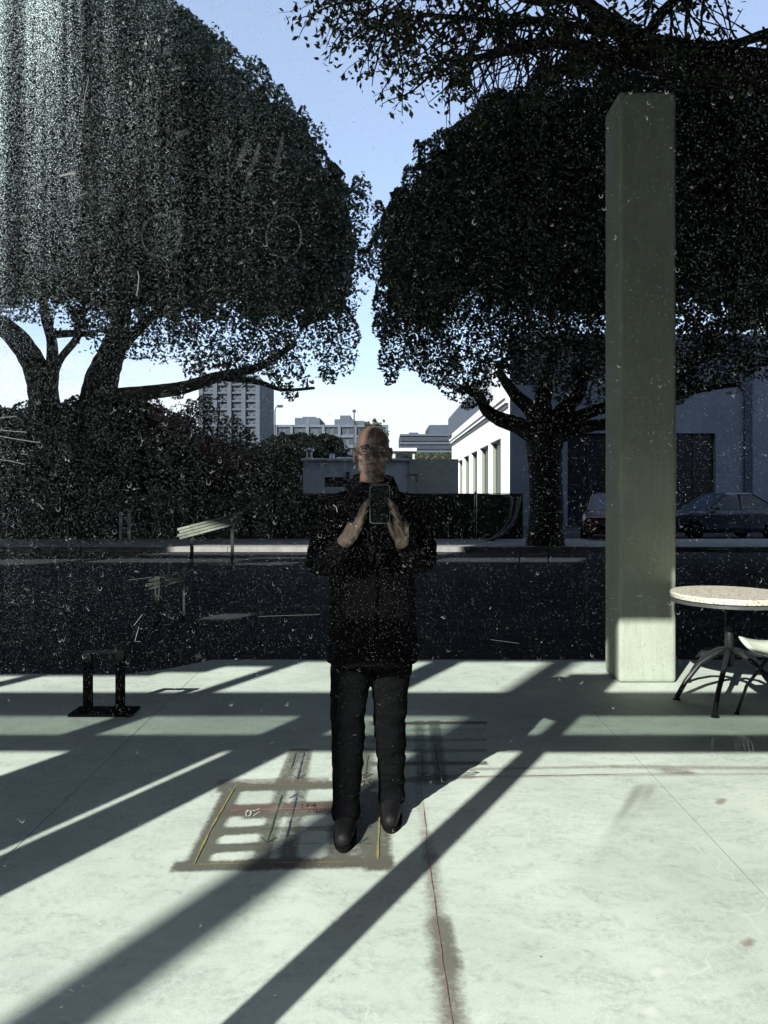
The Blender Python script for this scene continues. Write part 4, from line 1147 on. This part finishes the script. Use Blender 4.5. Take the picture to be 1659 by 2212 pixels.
for i in range(nv):
    for j in range(nu): fs.append((i*(nu+1)+j, i*(nu+1)+j+1, (i+1)*(nu+1)+j+1, (i+1)*(nu+1)+j))
so = MB().add(vs, fs).build('seat_shell', M['shell'], ch, True)
md = so.modifiers.new("thick", 'SOLIDIFY'); md.thickness = .012
for sx, sy in ((-1,-1),(1,-1),(-1,1),(1,1)):
    lg = MB().tube([(sx*.10,sy*.10,.41),(sx*.19,sy*.20,.2),(sx*.235,sy*.24,.008)], [.011]*3, 8).build('leg', M['metal'], ch, True)
    MB().lathe([(.016,0),(.016,.01),(.012,.014)], 10, (sx*.235,sy*.24,0)).build('foot', M['tyre'], lg)
MB().box(-.13,.13,-.13,.13,.404,.414).build('seat_frame', M['metal'], ch)

# ------------------------------------------------------------------ chalk marks on the slab
ck = empty('chalk_drawing', (-.35, 3.4, .004), 'yellow, green and blue chalk lines and arrows on grey patches by the man’s feet'.replace('’s',"'s"), 'chalk drawing')
ck['label'] = "yellow, green and blue chalk lines and arrows drawn on the slab at his feet"
def strip(pxs, w, m, name='chalk_line', arrow=0, z=.0):
    pts = [G(a, b).xy for a, b in pxs]; mb = MB()
    # wavering hand-drawn line
    dense = []
    for i in range(len(pts)-1):
        k = max(2, int((pts[i+1]-pts[i]).length/.05))
        for q in range(k): dense.append(pts[i].lerp(pts[i+1], q/k)+Vector((random.uniform(-.0015,.0015), random.uniform(-.0015,.0015))))
    dense.append(pts[-1])
    vs = []
    for i, p in enumerate(dense):
        t = (dense[min(i+1,len(dense)-1)]-dense[max(i-1,0)]); t.normalize(); n_ = Vector((-t.y, t.x))*(w*.30*random.uniform(.3,1.25))
        vs += [(p.x+n_.x-ck.location.x, p.y+n_.y-ck.location.y, z), (p.x-n_.x-ck.location.x, p.y-n_.y-ck.location.y, z)]
    mb.add(vs, [(2*i,2*i+1,2*i+3,2*i+2) for i in range(len(dense)-1)])
    if arrow:
        e, b0 = (dense[-1], dense[-3]) if arrow > 0 else (dense[0], dense[2])
        t = (e-b0).normalized()
        for s in (-1, 1):
            q_ = Matrix.Rotation(s*R(145), 2) @ t
            f_ = e+q_*.06; n_ = Vector((-q_.y, q_.x))*w*.28
            mb.add([(p.x-ck.location.x, p.y-ck.location.y, z+.0006) for p in (e+n_, e-n_, f_-n_, f_+n_)], [(0,1,2,3)])
    return mb.build(name, m, ck)
W_ = .011
strip([(508,1701),(460,1783),(419,1868)], .014, M['yellow']); strip([(419,1869),(560,1866),(700,1864),(800,1862)], .011, M['yellow'])
strip([(820,1732),(818,1800),(816,1858)], .016, M['yellow']); strip([(508,1700),(620,1697),(756,1694)], .009, M['yellow'])
strip([(639,1627),(628,1663)], W_, M['green']); strip([(657,1627),(642,1683)], W_, M['blue'], 'arrow', 1)
strip([(642,1717),(630,1765),(618,1811)], W_, M['blue'], 'arrow', -1); strip([(609,1719),(592,1770),(576,1822)], W_, M['green'], 'arrow', 1)
strip([(758,1627),(756,1672)], W_, M['green'], 'arrow', 1); strip([(782,1625),(779,1677)], W_, M['blue'], 'arrow', 1); strip([(795,1635),(789,1680)], W_, M['green'], 'arrow', 1)
strip([(738,1791),(736,1825)], W_, M['green'], 'arrow', 1); strip([(761,1777),(755,1824)], W_, M['blue'], 'arrow', 1); strip([(780,1765),(776,1822)], W_, M['green'], 'arrow', 1)
strip([(564,1792),(690,1789),(802,1787)], .006, M['blue'], 'arrow', 1); strip([(468,1827),(640,1825),(804,1823)], .006, M['green'])
strip([(940,1607),(945,1650),(950,1683)], .013, M['blue'], 'arrow', 1); strip([(911,1627),(913,1677)], W_, M['blue'], 'arrow', 1)
strip([(898,1672),(960,1671),(1035,1670)], .008, M['blue'], 'arrow', 1)
strip([(908,1690),(918,1770),(925,1850),(936,1930),(946,2010),(956,2080),(968,2160),(980,2230)], .0055, M['red'])
strip([(890,1681),(1100,1678),(1300,1674),(1500,1670)], .009, M['pinkline'], z=.0002)
strip([(500,1752),(600,1749),(730,1744)], .016, M['red'], z=-.0004); strip([(646,1756),(700,1752),(745,1749)], .010, M['pinkline'], z=.0004)
# scrawled letters on the red band: LIVE over CIRCUIT, drawn as strokes
GL = {'L':[[(0,1),(0,0),(.6,0)]],'I':[[(.3,1),(.3,0)]],'V':[[(0,1),(.35,0),(.7,1)]],'E':[[(.6,1),(0,1),(0,0),(.6,0)],[(0,.5),(.5,.5)]],
      'C':[[(.65,.85),(.35,1),(.05,.7),(.05,.3),(.35,0),(.65,.15)]],'R':[[(0,0),(0,1),(.5,.95),(.55,.65),(0,.5),(.6,0)]],'U':[[(0,1),(0,.2),(.3,0),(.6,.2),(.6,1)]],'T':[[(0,1),(.7,1)],[(.35,1),(.35,0)]]}
def scrawl(word, x0, x1, yb, yt, m):
    n = len(word); cw = (x1-x0)/n
    for i, c in enumerate(word):
        for s in GL[c]:
            strip([(x0+cw*(i+.1+.8*u*1.1), yb-(yb-yt)*v) for u, v in s], .007, m, 'letter', z=.0008)
scrawl('LIVE', 651, 688, 1747, 1738, M['ink']); scrawl('CIRCUIT', 666, 722, 1757, 1750, M['ink'])
strip([(533,1766),(531,1758),(536,1752),(543,1755),(541,1762),(537,1765)], .014, M['chalkwhite'], 'scrawl'); strip([(544,1752),(552,1753),(560,1748)], .014, M['chalkwhite'], 'scrawl'); strip([(548,1764),(555,1759),(561,1755)], .014, M['chalkwhite'], 'scrawl')
for a in np.linspace(0, 6.28, 8)[:-1]:
    strip([(786+5*math.cos(a), 1689+3*math.sin(a)), (786+20*math.cos(a), 1689+9*math.sin(a))], .016, M['chalkwhite'], 'scrawl')

# ------------------------------------------------------------------ the man
MX, MY = -.066, 3.45
man = empty('person', (MX, MY, 0), 'bald man with glasses in a dark wool coat, both hands holding up a phone', 'person')
hands_y = -.40
def hand(mb, s):
    """s=-1: hand at the picture's left; fingers wrap the phone's edge"""
    wrist = Vector((s*.130, -.27, 1.265)); palm = Vector((s*.088+.030, -.392, 1.352))
    mb.cap(wrist, (wrist+palm)/2, .029, .031); 
    ax = (palm-wrist).normalized()
    # palm as a flattened block of capsules
    for k in range(4):
        off = Vector((0, .0, 0)) + Vector((s*-.006, -.012, .012))*(k-1.5)
        mb.cap(wrist.lerp(palm, .35)+off*.6, palm+off*1.5, .019, .0165)
    mb.cap(wrist.lerp(palm, .55)+Vector((s*.012,0,0)), palm+Vector((s*.020,.004,.012)), .019, .017, 10)
    mb.cap(wrist.lerp(palm, .5)+Vector((-s*.008,0,.004)), palm+Vector((-s*.012,.006,.004)), .018, .016, 10)
    # four fingers, unequal, bending round the phone's back edge and tips on its side
    base = palm+ax*.030
    lens = (.070, .079, .074, .060)
    for k in range(4):
        z = .034-.0245*k
        b0 = Vector((s*.076+.034, -.430, 1.372+z*.9)) + Vector((s*.012*(k*.55), .012*k*.6, -.004*k))
        L1 = lens[k]
        p1 = b0 + Vector((-s*.010, -.022, .028))*(L1/.07)
        p2 = p1 + Vector((-s*.014, -.016, .022))*(L1/.07)
        p3 = p2 + Vector((-s*.013, .000, .014))*(L1/.07)
        mb.cap(palm.lerp(b0, .2), b0, .014, .0098, 10); mb.cap(b0, p1, .0094, .0086, 10); mb.cap(p1, p2, .0086, .0080, 10); mb.cap(p2, p3, .0080, .0068, 10)
    # thumb leaves the side of the palm near its base and lies on the face of the phone
    t0 = wrist.lerp(palm, .55)+Vector((-s*.018, .012, -.004)); t1 = t0+Vector((-s*.022,-.012,.034)); t2 = t1+Vector((-s*.012,-.020,.034)); t3 = t2+Vector((-s*.006,-.016,.022))
    mb.cap(t0, t1, .0165, .0125, 10); mb.cap(t1, t2, .0122, .0102, 10); mb.cap(t2, t3, .0102, .0085, 10)
b = MB()
# trunk and legs under the clothes
b.cap((0,0,.95),(0,.01,1.22),.135,.13,16); b.cap((0,.01,1.22),(0,.015,1.40),.13,.12,16)
b.cap((-.12,.01,1.40),(.12,.01,1.40),.05,.05,12)
b.cap((0,.012,1.40),(0,-.008,1.58),.062,.056,14)          # neck
for s in (-1, 1):
    b.cap((s*.17,.012,1.385),(s*.225,.02,1.18),.045,.038,12)
    b.cap((s*.225,.02,1.18),(s*.130,-.27,1.265),.036,.027,12)
    hand(b, s)
for s, fx, fy in ((-1,-.115,-.06),(1,.085,.12)):
    b.cap((s*.09,0,.90),(fx*.9,fy*.4-.01,.50),.085,.058,12); b.cap((fx*.9,fy*.4-.01,.50),(fx,fy,.09),.055,.036,12); b.cap((fx,fy+.03,.05),(fx,fy-.13,.035),.033,.028,10)
# head
hz = 1.672
b.ell((0,.018,hz+.022),(.0765,.0985,.0965),24,16); b.ell((0,-.012,hz-.032),(.063,.078,.082),20,12)
b.ell((0,-.032,hz-.080),(.042,.052,.034),16,10); b.ell((0,-.072,hz-.098),(.020,.018,.016),12,8)
for s in (-1,1):
    b.ell((s*.045,-.012,hz-.066),(.018,.044,.034),12,8); b.ell((s*.040,-.060,hz-.026),(.023,.019,.019),12,8)   # jaw, cheekbone
    b.ell((s*.034,-.078,hz+.022),(.026,.012,.008),12,8)                                                         # brow
    e0 = (s*.0815,.012,hz-.012)
    b.ell(e0,(.009,.020,.033),10,8); b.ell((s*.0865,.020,hz+.004),(.006,.017,.020),10,8); b.ell((s*.080,.006,hz-.040),(.007,.010,.012),8,6)
b.cap((0,-.084,hz+.012),(0,-.106,hz-.028),.0085,.0125,10); b.ell((-.011,-.096,hz-.034),(.008,.010,.007),8,6); b.ell((.011,-.096,hz-.034),(.008,.010,.007),8,6)
b.ell((0,-.084,hz-.060),(.024,.011,.0055),12,6); b.ell((0,-.083,hz-.068),(.021,.011,.006),12,6)
body = remeshed(b, 'body', M['skin'], man, .0038, 2, .5)
for s in (-1,1):
    MB().ell((s*.032,-.0690,hz+.006),(.0125,.011,.0085),12,8).build('eye', M['eye'], man, True)
# glasses
gl = MB()
def rr_(cx_, s):
    pts = []
    for t in np.linspace(0, 2*math.pi, 25):
        c, s2 = math.cos(t), math.sin(t)
        pts.append((cx_+.0255*math.copysign(abs(c)**.65, c), -.094+abs(cx_)*.18, hz+.004+.0185*math.copysign(abs(s2)**.65, s2)))
    return pts
for s in (-1,1): gl.tube(rr_(s*.0345, s), .0022, 6, cap=False); gl.tube([(s*.060,-.083,hz+.014),(s*.078,-.06,hz+.014),(s*.083,.0,hz+.012),(s*.083,.02,hz-.002)], .0022, 6)
gl.tube([(-.010,-.0935,hz+.008),(0,-.097,hz+.010),(.010,-.0935,hz+.008)], .0020, 6)
gl.build('glasses', M['metal'], man, True)
# coat
c = MB()
def ell_ring(z, rx, ry, y0=0.0, n=28, x0=0.0): return [(x0+rx*math.copysign(abs(math.cos(a))**.85, math.cos(a)), y0+ry*math.copysign(abs(math.sin(a))**.85, math.sin(a)), z) for a in [2*math.pi*k/n for k in range(n)]]
c.loft([ell_ring(.745,.205,.175,0),ell_ring(.80,.207,.176),ell_ring(.95,.196,.165),ell_ring(1.08,.192,.152,.005),ell_ring(1.22,.200,.150,.01),ell_ring(1.34,.207,.148,.012),ell_ring(1.41,.195,.130,.016),ell_ring(1.46,.150,.105,.018),ell_ring(1.50,.095,.085,.016)])
for s in (-1,1):
    c.cap((s*.165,.012,1.415),(s*.205,.015,1.36),.066,.070,14)
    c.cap((s*.11,.012,1.455),(s*.175,.014,1.425),.045,.058,12)
    c.cap((s*.205,.015,1.36),(s*.232,.02,1.185),.067,.062,14)
    c.cap((s*.232,.02,1.185),(s*.200,-.10,1.185),.063,.056,14)
    c.cap((s*.200,-.10,1.185),(s*.130+.012,-.285,1.272),.055,.043,14)
# lapels, button line and pocket flaps as raised folds
c.cap((-.05,-.105,1.46),(-.015,-.158,1.22),.020,.012,8); c.cap((.05,-.105,1.46),(.02,-.160,1.20),.020,.012,8); c.cap((.012,-.160,1.20),(.015,-.178,.78),.010,.010,8)
c.cap((-.17,-.10,1.0),(-.07,-.16,.985),.012,.012,8); c.cap((.17,-.10,1.0),(.07,-.16,.985),.012,.012,8)
def wr(p):
    f = np.exp(-((p[:,2]-1.19)/.09)**2)*(np.abs(p[:,0])>.14)
    return (vnoise(p*np.array([7,7,16.]),71)-.5)*.016+(vnoise(p*np.array([16,16,34.]),72)-.5)*.016*f+(vnoise(p*55,73)-.5)*.0025
coat = remeshed(c, 'coat', M['coat'], man, .0075, 3, .5, wr)
# thick collar wound with a scarf
k_ = MB()
for zc, rx, ry, rr, ty in ((1.475,.098,.090,.026,.012),(1.507,.092,.084,.027,.010),(1.538,.086,.080,.020,.006)):
    pts = [(rx*math.cos(t), .012+ry*math.sin(t), zc+.028*math.sin(t)+.006*math.sin(3*t+zc*50)) for t in np.linspace(0, 2*math.pi, 29)]
    k_.tube(pts, rr, 10, cap=False)
k_.cap((-.10,-.03,1.45),(-.055,-.075,1.52),.022,.018,8); k_.cap((.10,-.03,1.45),(.055,-.075,1.52),.022,.018,8)
remeshed(k_, 'scarf', M['scarf'], man, .007, 2, .5, lambda p: (vnoise(p*np.array([26,26,60.]),74)-.5)*.008)
# trousers and shoes
t_ = MB()
t_.cap((-.06,0,.86),(.06,0,.86),.105,.105,14)
for s, fx, fy in ((-1,-.115,-.06),(1,.085,.12)):
    kx, ky = fx*.92, fy*.45-.012
    t_.cap((s*.088,0,.84),(kx,ky,.50),.102,.078,16); t_.cap((kx,ky,.50),(fx,fy,.12),.076,.062,16); t_.cap((fx,fy,.12),(fx,fy-.005,.085),.062,.066,14)
remeshed(t_, 'trousers', M['trouser'], man, .009, 3, .5, lambda p: (vnoise(p*np.array([9,9,20.]),75)-.5)*.014+(vnoise(p*np.array([20,20,44.]),76)-.5)*.008)
for fx, fy in ((-.115,-.06),(.085,.12)):
    s_ = MB().cap((fx,fy+.055,.052),(fx,fy-.06,.048),.046,.048,14).cap((fx,fy-.06,.046),(fx-.004,fy-.165,.040),.047,.036,14).cap((fx,fy+.02,.06),(fx,fy+.01,.10),.046,.042,12)
    s_ = remeshed(s_, 'shoe', M['shoe'], man, .006, 3, .5, lambda p: np.where(p[:,2] < .012, 0, 0))
    MB().loft([[(fx+(.050 if abs(q) < 1 else .05)*math.cos(a)*(1), fy-.055+.155*math.sin(a), z) for a in np.linspace(0,2*math.pi,20)[:-1]] for q, z in ((0,0.0),(0,.016))]).build('sole', M['tyre'], s_)
ra = Vector((.27,-.58,.76)).normalized(); r1 = ra.cross(Vector((1,0,0))).normalized(); r2 = ra.cross(r1)
MB().tube([Vector((-.050,-.428,1.365))+(r1*math.cos(t)+r2*math.sin(t))*.0100 for t in np.linspace(0,2*math.pi,17)], .0016, 6, cap=False).build('ring', M['silver'], man, True)

# phone, seen from its back
ph = empty('phone', (MX+.038, MY-.455, 1.448), 'black phone with bright rounded rim held up before the coat', 'phone')
def rrect(w, h, r, y, n=6):
    pts = []
    for cx_, cz_, a0 in ((w-r,h-r,0),(-w+r,h-r,90),(-w+r,-h+r,180),(w-r,-h+r,270)):
        for i in range(n+1):
            a = R(a0+90*i/n); pts.append((cx_+r*math.cos(a), y, cz_+r*math.sin(a)))
    return pts
MB().loft([rrect(.0375,.0735,.011,-.0042), rrect(.0375,.0735,.011,.0042)]).build('back', M['phone'], ph)
MB().loft([rrect(.0386,.0746,.012,-.0032), rrect(.0390,.0750,.012,0), rrect(.0386,.0746,.012,.0032)]).build('rim', M['phone_edge'], ph, False)
for dx, dz in ((.018,.052),(.018,.034)):
    ln = MB().lathe([(.0,0),(.008,.0),(.008,.0022),(.0,.0024)], 20).build('lens', M['phone'], ph); ln.rotation_euler = (R(90),0,0); ln.location = (dx,-.0043,dz)
